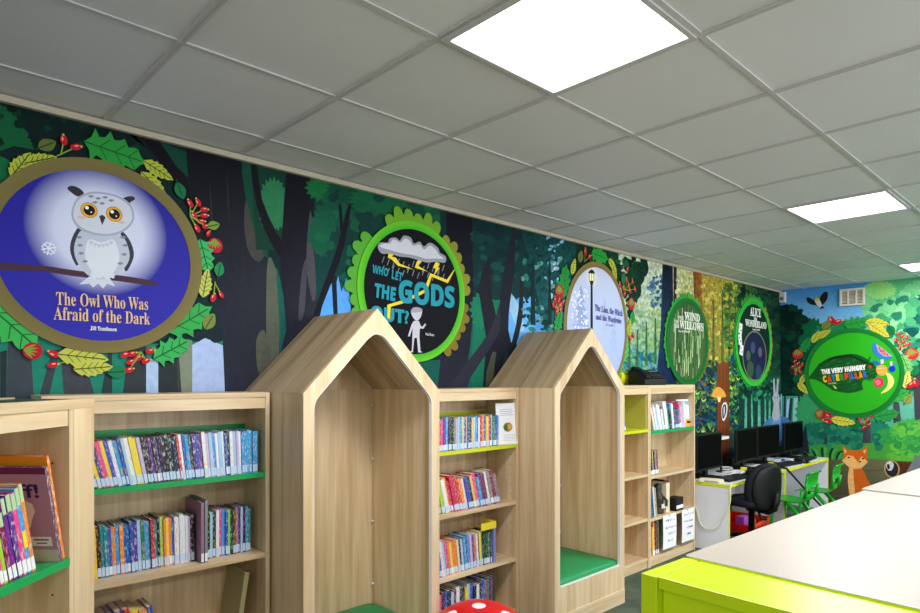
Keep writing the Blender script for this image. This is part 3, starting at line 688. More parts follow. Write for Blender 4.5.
    def frill(s, a0, a1, n, r1, c, c2=None):
        """scalloped leafy collar between two angles"""
        p = []; da = R(a1 - a0) / n
        for i in range(n):
            t0 = R(a0) + i * da
            for f_, rr in ((.02, .45), (.12, .75), (.35, .97), (.6, 1.0), (.82, .85), (.92, .55)): p.append((t0 + da * f_, s.rz + (r1 - s.rz) * rr * (.8 + .2 * math.sin(i * 2.1))))
        out = [(rr * math.cos(t) * s.kx, rr * math.sin(t)) for t, rr in p]; inn = [((s.rz - .012) * math.cos(R(a0) + R(a1 - a0) * i / 20) * s.kx, (s.rz - .012) * math.sin(R(a0) + R(a1 - a0) * i / 20)) for i in range(21)]
        s.wr.poly(out + inn[::-1], c)
# ---- owl sign
S = Sign('large round blue sign showing a white owl on a branch, nearest the camera', [(-25, 250), (200.5, 268), (83, 157.5), (97, 353)])
u0, v0 = S.q(99, 232)
S.pic.poly([(S.rx * .99 * math.cos(2 * math.pi * i / 64), S.rz * .99 * math.sin(2 * math.pi * i / 64)) for i in range(64)], 0, [(lambda t: (34 + 14 * t, 32 + 14 * t, 150 + 20 * t))((1 - math.sin(2 * math.pi * i / 64)) / 2) for i in range(64)])
S.pic.ring(u0, v0, .17, .275, (36, 34, 152), c2=(206, 212, 244)); S.pic.ring(u0, v0, 0.0, .171, (206, 212, 244), c2=(222, 228, 250))
S.w('-13,263 40,266 75,271 120,276 150,281 157,286 148,286 120,282 75,277 40,272 -13,270', (70, 46, 66), 3)
S.w('78,285 88,277 98,277 109,279 114,287 106,284 102,289 97,284 92,288 88,284', (206, 214, 232), 0)
OW = (188, 196, 218)
S.w('80,226 73,234 69,247 71,258 77,266 80,240', (56, 58, 72), 3); S.w('120,232 128,240 132.5,252 131,262 124,272 120,250', (56, 58, 72), 3)
S.w('82,230 75,240 73,252 77,264 86,275 98,280 110,278 121,271 128,260 127,248 120,236 100,230', OW, 3)
S.w('88,240 84,252 86,264 93,274 102,277 112,273 118,262 117,250 112,240 100,243', (216, 222, 238), 3)
for x_, y_ in ((79, 246), (80, 254), (84, 262), (78, 238), (124, 246), (123, 255), (119, 264), (122, 238)): S.w(f'{x_-3},{y_} {x_},{y_-1.6} {x_+3},{y_} {x_},{y_+1.4}', (130, 138, 162), 2)
for x_, y_ in ((90, 243), (94, 245), (98, 246), (102, 246), (106, 245), (110, 243)): S.w(f'{x_-2.4},{y_-1} {x_+2.4},{y_-1} {x_},{y_+2.5}', (186, 196, 216))
S.w('66,189 71,186.5 78,189 83,194 77,197.5 71,194', (52, 48, 62), 2); S.w('119,202 124,198 131,197 134,200 129,203 126,208', (52, 48, 62), 2)
S.w('70.5,212 76,199 88,193 102,193 118,197 130,206 133,219 126,230 112,236 96,236 80,231 72,222', (160, 172, 202), 3)
S.w('72.5,212 77,201 89,195 102,195 117,199 128,207 131,219 124,228.5 111,234 97,234 82,229 74,221', (206, 212, 230), 3)
for x_, y_ in ((90, 197), (97, 199), (104, 198), (94, 203), (110, 201), (101, 204)): S.w(f'{x_-3},{y_} {x_},{y_-1} {x_+3},{y_} {x_},{y_+1.6}', (126, 134, 158), 2)
for x_, y_ in ((88, 211), (113, 215)):
    u, v = S.q(x_, y_)
    for r_, c_, du in ((.032, (120, 90, 40), 0), (.030, (232, 168, 46), 0), (.0215, (24, 20, 28), .001)): S.pic.ell(u + du, v, r_, r_, c_)
    S.pic.ell(u - .008, v + .009, .007, .007, (250, 250, 255)); S.pic.ell(u + .008, v - .007, .003, .003, (250, 250, 255))
S.pic.ell(*S.q(80, 218), .014, .007, (222, 178, 190)); S.pic.ell(*S.q(120, 223), .014, .007, (222, 178, 190))
S.w('98,217 101,215.5 104.5,218 101,226', (52, 52, 62), 0)
for x_ in (95, 108): S.w(f'{x_-5},{273} {x_},{271} {x_+4.5},{273} {x_+5},{279} {x_+1},{278} {x_-1},{280} {x_-5},{278}', (214, 220, 236), 2)
for k in range(6):
    u, v = S.q(48, 249); t = math.pi * k / 3 + .3; S.pic.line([(u, v), (u + .028 * math.cos(t), v + .028 * math.sin(t))], .005, (226, 230, 250))
    for sg in (-.5, .5): S.pic.line([(u + .017 * math.cos(t), v + .017 * math.sin(t)), (u + .026 * math.cos(t + sg), v + .026 * math.sin(t + sg))], .004, (226, 230, 250))
GOLD = (226, 190, 142)
S.tx(SER('The Owl Who Was'), 55, 298.6, 146.5, 304.3, 12.4, GOLD); S.tx(SER('Afraid of the Dark'), 52.5, 313.2, 148.5, 319.0, 12.4, GOLD)
S.tx(SER('Jill Tomlinson'), 89, 328.2, 115.5, 329.6, 3.8, (226, 226, 240), .02, art=S.aut)
S.holly(114, 153, .24, -8, (42, 150, 60)); S.yleaf(20, 166, .13, 60); S.yleaf(40, 161, .12, 25); S.yleaf(157, 171, .14, -25); S.yleaf(153, 186, .15, -42)
S.sleaf(46, 146, .07, 35, (96, 110, 50)); S.berry(63, 141, .022, 95, (60, 156)); S.berry(75, 148, .022, 20, (56, 157)); S.sleaf(179, 191, .075, -70, (20, 110, 70))
for q_ in ((189, 204), (197, 203), (203, 210), (203, 216), (193, 216), (200, 222), (196, 229), (205, 227)): S.berry(*q_, .02, 120 if q_[0] < 198 else 10, (189, 217))
S.hip(214, 246, .036, 100); S.holly(203, 256, .16, -75, (58, 176, 100)); S.sleaf(218, 270, .07, 80, (30, 132, 80)); S.yleaf(204, 284, .14, 80, (190, 196, 90)); S.berry(212, 298, .022, 70, (214, 282)); S.berry(220, 295, .018, 120, (214, 284))
S.holly(188, 320, .23, 33, (52, 164, 80)); S.sleaf(208, 322, .085, 60, (120, 130, 62)); S.holly(170, 350, .18, 30, (54, 172, 90)); S.holly(10, 325, .24, -45, (58, 178, 84))
S.hip(32, 351, .034, 170); S.berry(53, 354, .022, 150, (68, 360)); S.berry(52, 365, .02, 10, (68, 361)); S.yleaf(82, 357, .19, -6, (186, 192, 80)); S.yleaf(92, 368, .15, 5, (186, 192, 80)); S.sleaf(116, 372, .075, 5, (24, 120, 80))
for q_ in ((124, 355), (131, 354), (130, 362), (137, 358), (145, 361), (128, 370)): S.berry(*q_, .02, 20, (140, 352))
S.berry(149, 351, .02, 10); S.berry(207, 234, .016, 60); S.sleaf(212, 226, .06, 20, (120, 150, 60))
S.done((36, 34, 150), .052, (122, 112, 66), (116, 106, 62))
# ---- thunder cloud sign
S = Sign('round black sign with green frilled rim, thunder cloud and turquoise title', [(355.2, 286), (462.6, 300), (408, 221.5), (411, 362)])
TQ = (34, 150, 172); YB = (236, 214, 60)
S.frill(62, 120, 6, S.rz * 1.22, (112, 166, 46)); S.frill(138, 205, 7, S.rz * 1.20, (86, 166, 54)); S.frill(2, 58, 6, S.rz * 1.18, (140, 140, 44)); S.frill(-56, -4, 6, S.rz * 1.17, (128, 112, 40)); S.frill(208, 240, 4, S.rz * 1.12, (40, 120, 60))
for k in range(26):
    x_, y_ = 382 + (k % 13) * 5.0, 257 + (k // 13) * 7 + (k % 3) * 2 + (k % 13) * .7; S.w(f'{x_},{y_} {x_+.9},{y_} {x_-1.2},{y_+6} {x_-2},{y_+6}', (130, 134, 150))
for sx in ('387,253 393,254 390,257 394,258 398,264 412,270 396,266 390,260 386,258', '417,260 420,262 416,266 426,272 413,268 415,262', '434,262 438,264 436,268 438,268 432,276 434,269 431,268'): S.w(sx, YB)
S.w('376,248 378,243 386,243 388,239 394,238 398,241 402,236 409,238 412,244 418,242 422,247 428,243 436,248 438,253 444,257 443,263 434,262 426,263 418,261 408,258 398,257 388,254 380,254', (150, 152, 168), 3)
S.w('378,247 382,244 388,244 391,240 395,241 399,243 403,239 408,241 411,246 418,245 422,250 428,246 434,250 437,255 442,259 434,259 424,259 414,256 402,254 390,251', (204, 206, 220), 3)
S.w('454.8,266.5 446,283.5 430,277 425,292 403,303 389,307 388.5,319 385.5,319 385.5,305 402,300 422,290 428.5,273.5 445,280', YB)
TB = SANB
S.tx(TB('WHO'), 370.3, 268.8, 386, 273, 8.2, TQ, .015); S.tx(TB('LET'), 389.8, 274.6, 400.2, 277.6, 8.6, TQ, .015)
S.tx(TB('THE'), 372.4, 290, 393.6, 294.6, 13.6, TQ, .03); S.tx(TB('GODS'), 396.5, 290.6, 452.5, 297.2, 21.6, TQ, .03); S.tx(TB('OUT?'), 368.5, 312.4, 406.8, 317.2, 13.6, TQ, .03)
FG = (200, 198, 214)
S.w('409,312 411,308.5 416,308 420,310 420,313.5 418.5,318 415,321 411.5,318', FG, 3); S.w('409,312 411,308 416,307.4 420.5,309.5 419,312 412,313', (160, 160, 182), 2)
S.w('412,321 417,321 419,326 420.5,327 423,323.6 424.4,324.6 421.5,329 418,328.5 417.6,336 418.6,351 420.5,352.5 416.4,352.5 415,338 412.6,338 411,352.5 407.8,352.5 410,350.5 410.5,336 410.8,328 408,336.5 406,336.5 409.6,325', FG)
S.tx('Maz Evans', 423.6, 334.0, 432, 335.0, 2.6, (220, 222, 230), .02, art=S.aut)
S.done((12, 14, 22), .047, (104, 200, 40), (70, 176, 44))
# ---- lamp post sign
S = Sign('round pale sign showing a street lamp in falling snow, behind the second house nook', [(562, 312), (625.4, 330), (594.5, 262), (598, 395)])
S.pic.poly([(S.rx * .99 * math.cos(2 * math.pi * i / 48), S.rz * .99 * math.sin(2 * math.pi * i / 48)) for i in range(48)], 0, [(lambda t: (206 - 60 * t, 212 - 40 * t, 240 - 6 * t))((1 - math.sin(2 * math.pi * i / 48)) / 2) for i in range(48)])
u, v = S.q(590, 277); S.pic.ring(u, v, 0, .085, (206, 212, 240), c2=(240, 236, 170))
for cx_, cy_, w_, c_ in ((579, 305, 9, (150, 164, 214)), (603, 318, 6, (176, 188, 226)), (612, 338, 7, (168, 182, 224)), (574, 326, 6, (172, 184, 226))):
    for k in range(5): S.w(f'{cx_},{cy_-20+k*8} {cx_+w_*(k+2)/6},{cy_-10+k*8} {cx_-w_*(k+2)/6},{cy_-11+k*8}', c_)
r_ = random.Random(4)
for k in range(46): S.pic.ell(*S.q(r_.uniform(570, 586), r_.uniform(288, 330)), .010, .010, (232, 236, 250), 0, 8, False); S.pic.off += 4e-6
S.w('588.8,284 590.8,284 591.2,345 588.6,345', (22, 26, 40)); S.w('587.6,281 592,281 591,285 588.6,285', (22, 26, 40)); S.w('587,273 592.6,273.4 591.6,281 588,281', (250, 240, 190)); S.w('586.4,273.4 593.2,274 592,271 590.4,270 590,268.5 589.4,270 587.4,271', (22, 26, 40))
for x_ in (587.2, 589.6, 591.8): S.w(f'{x_},273 {x_+.5},273 {x_+.4},281 {x_+.1},281', (22, 26, 40))
VI = (96, 92, 160)
S.tx(SER('The Lion, the Witch'), 593, 307.4, 620.5, 313.6, 6.2, VI, .01); S.tx(SER('and the Wardrobe'), 594, 316.6, 619.5, 321.2, 5.6, VI, .01); S.tx('C.S. Lewis', 604, 324.6, 611, 325.6, 2.2, VI, .02, art=S.aut)
S.holly(598, 256, .24, -5, (40, 160, 60)); S.yleaf(572, 267, .14, 70, (200, 200, 60)); S.yleaf(611, 265, .15, -35, (200, 200, 70)); S.yleaf(613, 272, .14, -60, (190, 190, 60)); S.berry(584, 252, .03, 95, (583, 262)); S.berry(588, 257, .028, 30, (583, 262)); S.sleaf(579, 257, .1, 70, (110, 120, 50))
S.holly(563, 282, .26, 80, (36, 140, 60)); S.hip(558, 292, .055, 100); S.cluster(557, 306, 8, 5, 3); S.holly(557, 322, .18, 70, (40, 150, 70)); S.cluster(625, 286, 9, 7, 5); S.hip(630, 304, .055, 100); S.sleaf(622, 279, .1, 70); S.berry(626, 270, .028, 60)
S.sleaf(631, 318, .12, 80, (40, 140, 70)); S.yleaf(628, 328, .16, 80, (170, 190, 70)); S.berry(629, 338, .03, 90, (628, 326)); S.berry(632, 335, .028, 90, (629, 326)); S.holly(623, 350, .24, 75, (60, 190, 80)); S.holly(618, 366, .22, 60, (56, 190, 90))
S.done((206, 212, 240), .046, (134, 116, 60), (126, 108, 58))
# ---- willow sign
S = Sign('round sign of green willow streaks with white title, above the black desk phone', [(664.6, 340), (706.8, 345), (686, 298.3), (688, 385.8)])
S.frill(95, 150, 7, S.rz * 1.14, (46, 160, 60)); S.frill(150, 215, 8, S.rz * 1.12, (40, 150, 50)); S.frill(55, 92, 5, S.rz * 1.16, (80, 170, 60)); S.frill(-10, 45, 7, S.rz * 1.08, (96, 120, 30)); S.frill(-60, -12, 6, S.rz * 1.08, (130, 104, 24))
r_ = random.Random(8); S.pic.ell(0, 0, S.rx * .98, S.rz * .98, (66, 100, 56), 0, 48)
for k in range(150):
    u, v = r_.uniform(-.84, .84) * S.rx, r_.uniform(-.8, .8) * S.rz
    if (u / S.rx) ** 2 + (v / S.rz) ** 2 > .68: continue
    S.pic.poly([(u - .007, v - .07), (u + .007, v - .06), (u + .010, v + .07), (u - .002, v + .06)], r_.choice([(120, 156, 90), (150, 184, 120), (40, 72, 40), (30, 56, 36), (90, 130, 70), (190, 210, 160)]), adv=False); S.pic.off += 4e-6
WH = (238, 240, 232)
S.tx(SER('THE'), 676.0, 317.6, 681.6, 318.2, 3.4, WH, .02); S.tx(SER('WIND'), 682.4, 315.6, 698.0, 318.2, 7.6, WH, .02); S.tx(SER('IN'), 673.4, 321.8, 676.8, 322.2, 3.4, WH, .02); S.tx(SER('THE'), 672.4, 326.0, 677.2, 326.4, 3.2, WH, .02); S.tx(SER('WILLOWS'), 677.6, 324.0, 701.6, 327.4, 7.8, WH, .02)
S.tx('Kenneth Grahame', 676.5, 331.0, 688, 331.8, 2.0, WH, .02, art=S.aut)
S.done((66, 100, 56), .062, (16, 116, 46), (14, 98, 42))
# ---- dark green sign with playing cards
S = Sign('dark green oval sign with playing cards, nearest the far corner of the room', [(733.4, 340), (770, 344), (753, 299.2), (754, 386)])
S.frill(60, 130, 8, S.rz * 1.13, (60, 150, 50)); S.frill(-40, 55, 11, S.rz * 1.10, (150, 124, 30)); S.frill(135, 180, 6, S.rz * 1.1, (40, 150, 60)); S.frill(184, 262, 9, S.rz * 1.1, (30, 140, 50)); S.frill(280, 318, 5, S.rz * 1.09, (60, 130, 40))
S.pic.ell(0, 0, S.rx * .97, S.rz * .97, (10, 44, 34), 0, 48)
u, v = S.q(753.4, 356); S.pic.ell(u, v, S.rx * .66, S.rz * .58, (120, 116, 92), 0, 40); S.pic.ell(u, v, S.rx * .62, S.rz * .545, (26, 34, 66), 0, 40)
for du, dv, k, c_ in ((-.12, -.2, .10, (50, 80, 60)), (.1, -.24, .09, (40, 66, 90)), (-.05, .12, .07, (60, 70, 110)), (.14, .06, .06, (90, 80, 110)), (-.17, 0, .06, (70, 90, 80))): S.pic.ell(u + du * 1.1, v + dv * .8, k, k, c_, 0, 14)
for x_, y_, d_ in ((739, 328.5, -12), (738.6, 339.5, 8), (740, 350, -14)):
    u, v = S.q(x_, y_); S.shape(u, v, [(-.045, -.06), (.045, -.06), (.045, .06), (-.045, .06)], 1, R(d_), (232, 232, 236), S.pic); S.pic.ell(u - .015, v + .02, .011, .014, (200, 40, 50), 0, 8); S.pic.ell(u + .015, v - .02, .011, .014, (30, 30, 40), 0, 8)
S.tx(SER('ALICE'), 748.4, 311.2, 759.2, 313.4, 8.4, WH, .015); S.tx(SER('IN'), 752.2, 319.0, 755.2, 319.4, 3, WH, .015); S.tx(SER('WONDERLAND'), 743.6, 322.4, 764.6, 325.8, 6.6, WH, .015); S.tx('Lewis Carroll', 751, 329.2, 758, 330, 1.8, WH, .02, art=S.aut)
S.done((10, 44, 34), .062, (58, 186, 60), (44, 160, 52))
# ---- fruit sign on the far wall
S = Sign('large round green sign with a leaf and cut-paper fruit on the far wall', [(804.8, 371), (905, 372), (853, 328.3), (853, 418)], far=True)
S.pic.ell(0, 0, S.rx * .98, S.rz * .98, (44, 172, 32), 0, 64)
fx = lambda sx: ' '.join(f'{770+x/6.133:.2f},{350+y/6.133:.2f}' for x, y in pts(sx))
fy = lambda sx: ' '.join(f'{770+x/6.133:.2f},{270+y/6.133:.2f}' for x, y in pts(sx))
S.w(fx('232,180 262,140 300,90 350,55 400,38 470,26 530,26 580,45 625,75 660,112 660,150 640,178 600,178 572,192 566,215 574,242 530,258 480,264 420,256 380,242 330,208 290,186 258,178'), (20, 84, 34), 2)
r_ = random.Random(5)
for k in range(220):
    x_, y_ = r_.uniform(290, 640), r_.uniform(50, 250)
    if y_ > 190 and not 380 < x_ < 555 or y_ < 80 and x_ < 380: continue
    S.w(fx(f'{x_-14},{y_+6} {x_+10},{y_-7} {x_+14},{y_-4} {x_-8},{y_+9}'), r_.choice([(30, 110, 44), (24, 96, 40), (14, 66, 30), (40, 124, 54), (16, 74, 32)]))
S.w(fx('300,92 400,40 500,28 640,92 620,96 500,44 400,54'), (12, 52, 24), 0)
S.w(fy('628,470 636,448 655,448 662,490 700,525 752,530 742,546 700,552 660,532 636,506'), (50, 120, 196), 2); S.w(fy('650,452 690,478 756,530 700,532 664,500'), (110, 176, 210), 0); S.w(fy('655,456 690,480 748,528 702,526 668,498'), (232, 120, 128), 0)
for x_, y_ in ((675, 480), (690, 500), (705, 515), (680, 495), (700, 497), (722, 520)): S.w(fy(f'{x_-3},{y_-6} {x_+3},{y_-5} {x_+2},{y_+6} {x_-3},{y_+5}'), (90, 40, 60))
S.w(fx('628,65 650,66 672,80 680,94 655,90 636,80'), (30, 100, 200), 2); S.w(fx('680,60 700,58 698,84 684,84'), (214, 190, 224), 2); S.w(fx('652,120 660,100 685,92 710,98 722,120 716,146 690,158 664,148'), (240, 160, 70), 3); S.w(fx('660,112 712,108 712,112 660,120'), (250, 196, 120)); S.w(fx('658,134 714,128 714,132 660,140'), (250, 196, 120))
S.w(fx('732,108 752,96 770,106 770,126 752,136 734,128'), (20, 50, 190), 3); S.w(fx('738,72 752,70 752,98 742,98'), (216, 200, 232)); S.w(fx('752,92 780,80 782,94 760,100'), (60, 120, 210))
S.w(fx('712,140 730,142 752,160 764,190 752,225 722,252 690,266 684,262 714,232 726,200 722,166'), (248, 224, 130), 3)
S.w(fx('638,196 652,172 680,168 698,184 696,214 672,230 648,222'), (214, 50, 80), 3); S.w(fx('648,190 668,182 684,200 668,218 652,210'), (236, 110, 130), 3)
S.w(fx('606,98 618,92 628,100 622,110 610,110'), (204, 40, 40), 2); S.w(fx('610,96 596,66 600,64 614,92'), (20, 90, 40)); S.w(fx('604,60 612,40 622,40 616,60'), (24, 110, 50)); S.w(fx('388,216 402,222 414,238 400,236'), (210, 220, 60))
q_ = lambda x, y: (770 + x / 6.133, 350 + y / 6.133)
S.tx(TB('THE VERY HUNGRY'), *q_(318, 134), *q_(590, 104), 4.9, (244, 244, 240), .05)
word = 'CATERPILLAR'; cl = [(240, 190, 30), (226, 60, 30), (40, 130, 200), (240, 200, 40), (50, 150, 60), (230, 70, 30), (150, 60, 160), (40, 120, 200), (230, 60, 50), (244, 150, 30), (50, 110, 200)]
wd_ = [1, 1, .9, .9, 1, .95, .5, .85, .85, 1, 1]; x_ = 325; tot = sum(wd_)
for ch, c_, w_ in zip(word, cl, wd_):
    ww = 275 * w_ / tot; y0_ = 178 - (x_ - 325) * .118; S.tx(TB(ch), *q_(x_ + 2, y0_), *q_(x_ + ww - 2, y0_ - ww * .118), 6.3, c_, .06); x_ += ww
S.tx('Eric Carle', *q_(362, 206), *q_(410, 201), 1.4, (210, 226, 200), .02, art=S.aut)
S.holly(856, 323, .26, 8, (44, 150, 60)); S.yleaf(816, 337, .17, 60, (196, 196, 70)); S.yleaf(824, 334, .18, 30, (196, 190, 60)); S.sleaf(826, 325, .12, 50, (130, 130, 50)); S.berry(832, 320, .05, 110, (829, 330)); S.berry(838, 322, .05, 20, (829, 330))
S.yleaf(877, 323, .24, -10, (206, 200, 70)); S.yleaf(879, 330, .26, -40, (210, 196, 70)); S.sleaf(891, 330, .12, -60, (16, 110, 60)); S.cluster(902, 341, 9, 6, 2); S.hip(912, 354, .065, 110, (206, 40, 50)); S.sleaf(915, 371, .12, 80, (20, 120, 70)); S.holly(906, 364, .22, -70, (120, 190, 110)); S.yleaf(907, 380, .2, 80, (226, 214, 110)); S.berry(911, 385, .05, 40); S.berry(916, 383, .05, 100, (912, 376))
S.sleaf(908, 399, .12, 60, (150, 150, 60)); S.holly(898, 396, .24, 30, (60, 170, 70)); S.holly(886, 415, .26, 15, (44, 150, 70)); S.cluster(866, 420, 8, 6, 7); S.sleaf(856, 425, .12, 70, (20, 110, 60)); S.yleaf(843, 421, .26, -8, (214, 206, 70)); S.berry(829, 415, .05, 150); S.berry(828, 421, .05, 170); S.hip(821, 414, .06, 160, (176, 30, 40))
S.yleaf(803, 388, .18, -50, (200, 196, 70)); S.yleaf(803, 379, .14, 70, (200, 196, 70)); S.cluster(798, 368, 8, 5, 9); S.hip(798, 354, .06, 100, (190, 30, 50)); S.holly(806, 345, .2, 60, (30, 140, 70)); S.sleaf(796, 379, .1, 80, (16, 90, 50))
S.done((44, 172, 32), .052, (24, 124, 48), (20, 112, 44))
# ================================================================= bookcases
YF, YBK, ZT = 2.72, 3.0, 1.52
DEP = YBK - YF
SH = [1.155, .785, .415, .085]          # shelf tops
def bookcase(label, loc, rotz, w, colour, shelves=SH, cheek=False, filler=0.0, dep=DEP, corner=False, upstand=True):
    t = thing('bookcase', label, 'bookcase', loc, rotz)
    T = .02
    for x in (0, w - filler - T):
        m = MB().box(x, x + T, 0, dep, 0, ZT - .001)
        for y in (.05, dep - .05):
            for k in range(18):
                z = .25 + k * .064
                if z < ZT - .12: m.box(x - .0006 if x > 0 else x + T - .002, x + .002 if x > 0 else x + T + .0006, y - .0025, y + .0025, z - .0025, z + .0025, 1)
        m.build('side_panel', [M['wv'], M['hole']], t)
    if filler: MB().box(w - filler + .0015, w, 0, .04, 0, ZT - .002).build('filler_panel', M['wv'], t)
    if corner:
        m = MB().prism([(-.35, 0), (w, 0), (w - .0, dep + .03), (w - .45, dep + .55), (-.35, dep + .55)], XY, ZT - .0005, ZT + .002, 0)
        m.build('corner_top', M['darktop'], t)
        m = MB().box(-.35, w, -.001, .022, ZT - .024, ZT + .004).box(.0, w, dep - .03, dep, ZT - .0005, ZT + .006)
        m.build('top_edging', M['wh'], t)
    MB().box(T + .0005, w - filler - T - .0005, 0, dep, ZT - .022, ZT).build('top_panel', M['wh'], t)
    MB().box(T + .0005, w - filler - T - .0005, .004, .022, ZT - .072, ZT - .0225).build('top_rail', M['wh'], t)
    MB().box(T + .0005, w - filler - T - .0005, dep - .008, dep, .01, ZT - .0225).build('back_panel', M['wv'], t)
    MB().box(T + .0005, w - filler - T - .0005, .012, .03, 0, shelves[-1] - .0205).build('plinth', M['wh'], t)
    for i, z in enumerate(shelves):
        mt = M[colour] if i == 0 else M['wh']
        o = MB().box(T + .001, w - filler - T - .001, .004 if i else -.002, dep - .0085, z - .022, z).build('shelf', mt, t)
        if i == 0:
            o['label'] = ('green' if colour == 'green' else 'lime yellow') + ' coloured top shelf'
            if upstand: MB().box(T + .001, w - filler - T - .001, dep - .02, dep - .0088, z + .0003, z + .21).build('shelf_upstand', mt, o)
            if cheek: MB().box(w - filler - T - .006, w - filler - T - .0006, .02, dep - .021, z + .0003, ZT - .09).build('shelf_cheek', M['shadedlime'], o)
    return t
M['shadedlime'] = plain('shaded_lime_laminate', (196, 186, 84), .5)  # lime of the shelf with the cheek's shading mixed into the colour
M['darktop'] = plain('dark_green_laminate_top', (30, 62, 58), .22, var=.1)
B2X, B2W = .5, .885
B2R = R(-2.2); B2O = (1.374 - B2W * math.cos(B2R), 2.712 - B2W * math.sin(B2R), 0)
bookcase('tall maple bookcase full of paperbacks, left of the nearer house nook', B2O, B2R, B2W, 'green', dep=.25)
B3X, B3W = 2.172, .948
bookcase('maple bookcase with lime top shelf between the two house nooks', (B3X, YF, 0), 0, B3W, 'limed')
B4X, B4W = 3.926, .846
bookcase('nearly empty maple bookcase right of the further house nook', (B4X, YF, 0), 0, B4W, 'limed', cheek=True)
B5X, B5W = 4.774, .81
bookcase('last maple bookcase in the row, beside the computer desks', (B5X, YF, 0), 0, B5W, 'green', shelves=[1.135, .755, .40, .075])
AW = 1.25; AC, AS = math.cos(R(45)), math.sin(R(45))
AP = (.532 - AW * AC, 2.205 - AW * AS, 0)
bookcase('angled corner bookcase with tall picture books, at the left edge', AP, R(45), AW, 'green', shelves=[1.062, .72, .40, .085], filler=.10, corner=True, upstand=False)

# ================================================================= house-shaped reading nooks
NF = 2.43
def nook(label, x0, x1, apex_z=1.914):
    t = thing('reading_nook', label, 'reading nook', (x0, NF, 0))
    w = x1 - x0; dp = YBK - NF; c = w / 2; e = 1.52; T = .02
    outer = [(0, 0), (w, 0), (w, e), (c, apex_z), (0, e)]
    i0 = .05
    sl = (apex_z - e) / c; dz = .062 * math.sqrt(1 + sl * sl)
    ie = e - dz + sl * i0
    inner = fillet([(i0, .268), (w - i0, .268), (w - i0, ie), (c, apex_z - dz), (i0, ie)], [.03, .03, .10, .09, .10], 8)
    MB().prism(outer, XZ, 0, .022, holes=[inner]).build('front_frame', M['wv'], t)
    # white cut edge of the opening
    m = MB(); n = len(inner); b = 0
    inn2 = []
    for i in range(n):
        p, q = Vector(inner[i - 1]), Vector(inner[(i + 1) % n]); d = (q - p).normalized(); nn = Vector((-d.y, d.x)); inn2.append(tuple(Vector(inner[i]) + nn * .0022))
    m.prism(inner, XZ, -.0006, .0225, holes=[inn2]); m.build('edge_band', M['edge'], t)
    for x in (0, w - T): MB().box(x, x + T, .0222, dp, 0, e - (0.0)).build('side_panel', M['wv'], t)
    MB().box(T + .0005, w - T - .0005, dp - .012, dp, .10, e).build('back_panel', M['wv'], t)
    MB().prism([(T, e + .0005), (w - T, e + .0005), (c, apex_z - .03)], XZ, dp - .012, dp - .001).build('gable_panel', M['wv'], t)
    for s in (0, 1):
        q = [(0, e + .001), (c, apex_z), (c, apex_z - .028), (.02, e + .001)]
        if s: q = [(w - u, v) for u, v in q][::-1]
        MB().prism(q, XZ, .0224, dp).build('roof_panel', M['roof'], t)
    MB().box(T + .0005, w - T - .0005, .0225, dp - .0125, .20, .222).build('seat_board', M['wh'], t)
    MB().box(.004, w - .004, -.006, .0, .0, .095).build('plinth', M['wh'], t)
    for z in (1.43, 1.12, .76, .40):
        m = MB().tube([(w - T - .0005, dp - .02, z), (w - T - .012, dp - .02, z)], .009, 10)
        m.build('corner_connector', M['bluewhite'], t)
    return t
nook('tall maple house-shaped reading nook nearest the camera', 1.387, 2.170)
nook('second maple house-shaped reading nook, further along the wall', 3.128, 3.922)
def cushion(x0, x1, label):
    w, d = x1 - x0 - .052, .53
    m = MB()
    q = fillet([(-w / 2, -d / 2), (w / 2, -d / 2), (w / 2, d / 2), (-w / 2, d / 2)], .05, 5)
    n = len(q); loops = [(1, 0), (1.0, .055), (.985, .07), (.95, .078), (.7, .088), (.35, .094)]
    base = 0
    for k, z in loops: m.v += [(x * k, y * k, z) for x, y in q]
    for j in range(len(loops) - 1):
        for i in range(n):
            l = (i + 1) % n; m.face([j * n + i, j * n + l, (j + 1) * n + l, (j + 1) * n + i], 0, True)
    m.face([i for i in range(n)][::-1]); m.face([(len(loops) - 1) * n + i for i in range(n)], 0, True)
    o = m.build('seat_cushion', M['vinyl'], None, ((x0 + x1) / 2, NF + .0235 + d / 2, .2225))
    tag(o, label, 'cushion', None)
cushion(1.387, 2.170, 'green padded seat cushion inside the nearer house nook'); cushion(3.128, 3.922, 'green padded seat cushion inside the further house nook')
# toadstool stool
t = thing('toadstool_stool', 'red toadstool stool with white dots in front of the bookcase between nooks', 'stool', (2.183, 2.158, 0))
RC = .25
capf = lambda r: .49 - .11 * (r / RC) ** 2.4 - (.0 if r < RC * .93 else .06 * ((r / RC - .93) / .07) ** 2)
prof = [(.12, .32), (RC * .9, .325), (RC * .985, .335), (RC, .345)] + [(RC * k, capf(RC * k)) for k in (.99, .96, .92, .85, .75, .62, .48, .34, .2, .08, .002)]
MB().lathe(prof, 48).build('cap', M['capred'], t)
MB().lathe([(.17, 0), (.165, .03), (.145, .14), (.14, .26), (.15, .324), (.02, .324)], 32).build('stalk', M['stem'], t)
def dot(rr, an, s):
    m = MB(); n = 18; c0 = Vector((rr * math.cos(an), rr * math.sin(an)))
    m.v.append((c0.x, c0.y, capf(c0.length) + .0022))
    for f_ in (.5, .9, 1):
        for i in range(n):
            p = c0 + Vector((math.cos(2 * math.pi * i / n), math.sin(2 * math.pi * i / n))) * s * f_
            m.v.append((p.x, p.y, capf(min(p.length, RC)) + (.0022 if f_ < 1 else .0004)))
    for i in range(n): m.face([0, 1 + i, 1 + (i + 1) % n], 0, True)
    for j in range(2):
        for i in range(n): l = (i + 1) % n; m.face([1 + j * n + i, 1 + (j + 1) * n + i, 1 + (j + 1) * n + l, 1 + j * n + l], 0, True)
    m.build('white_dot', M['dot'], t)
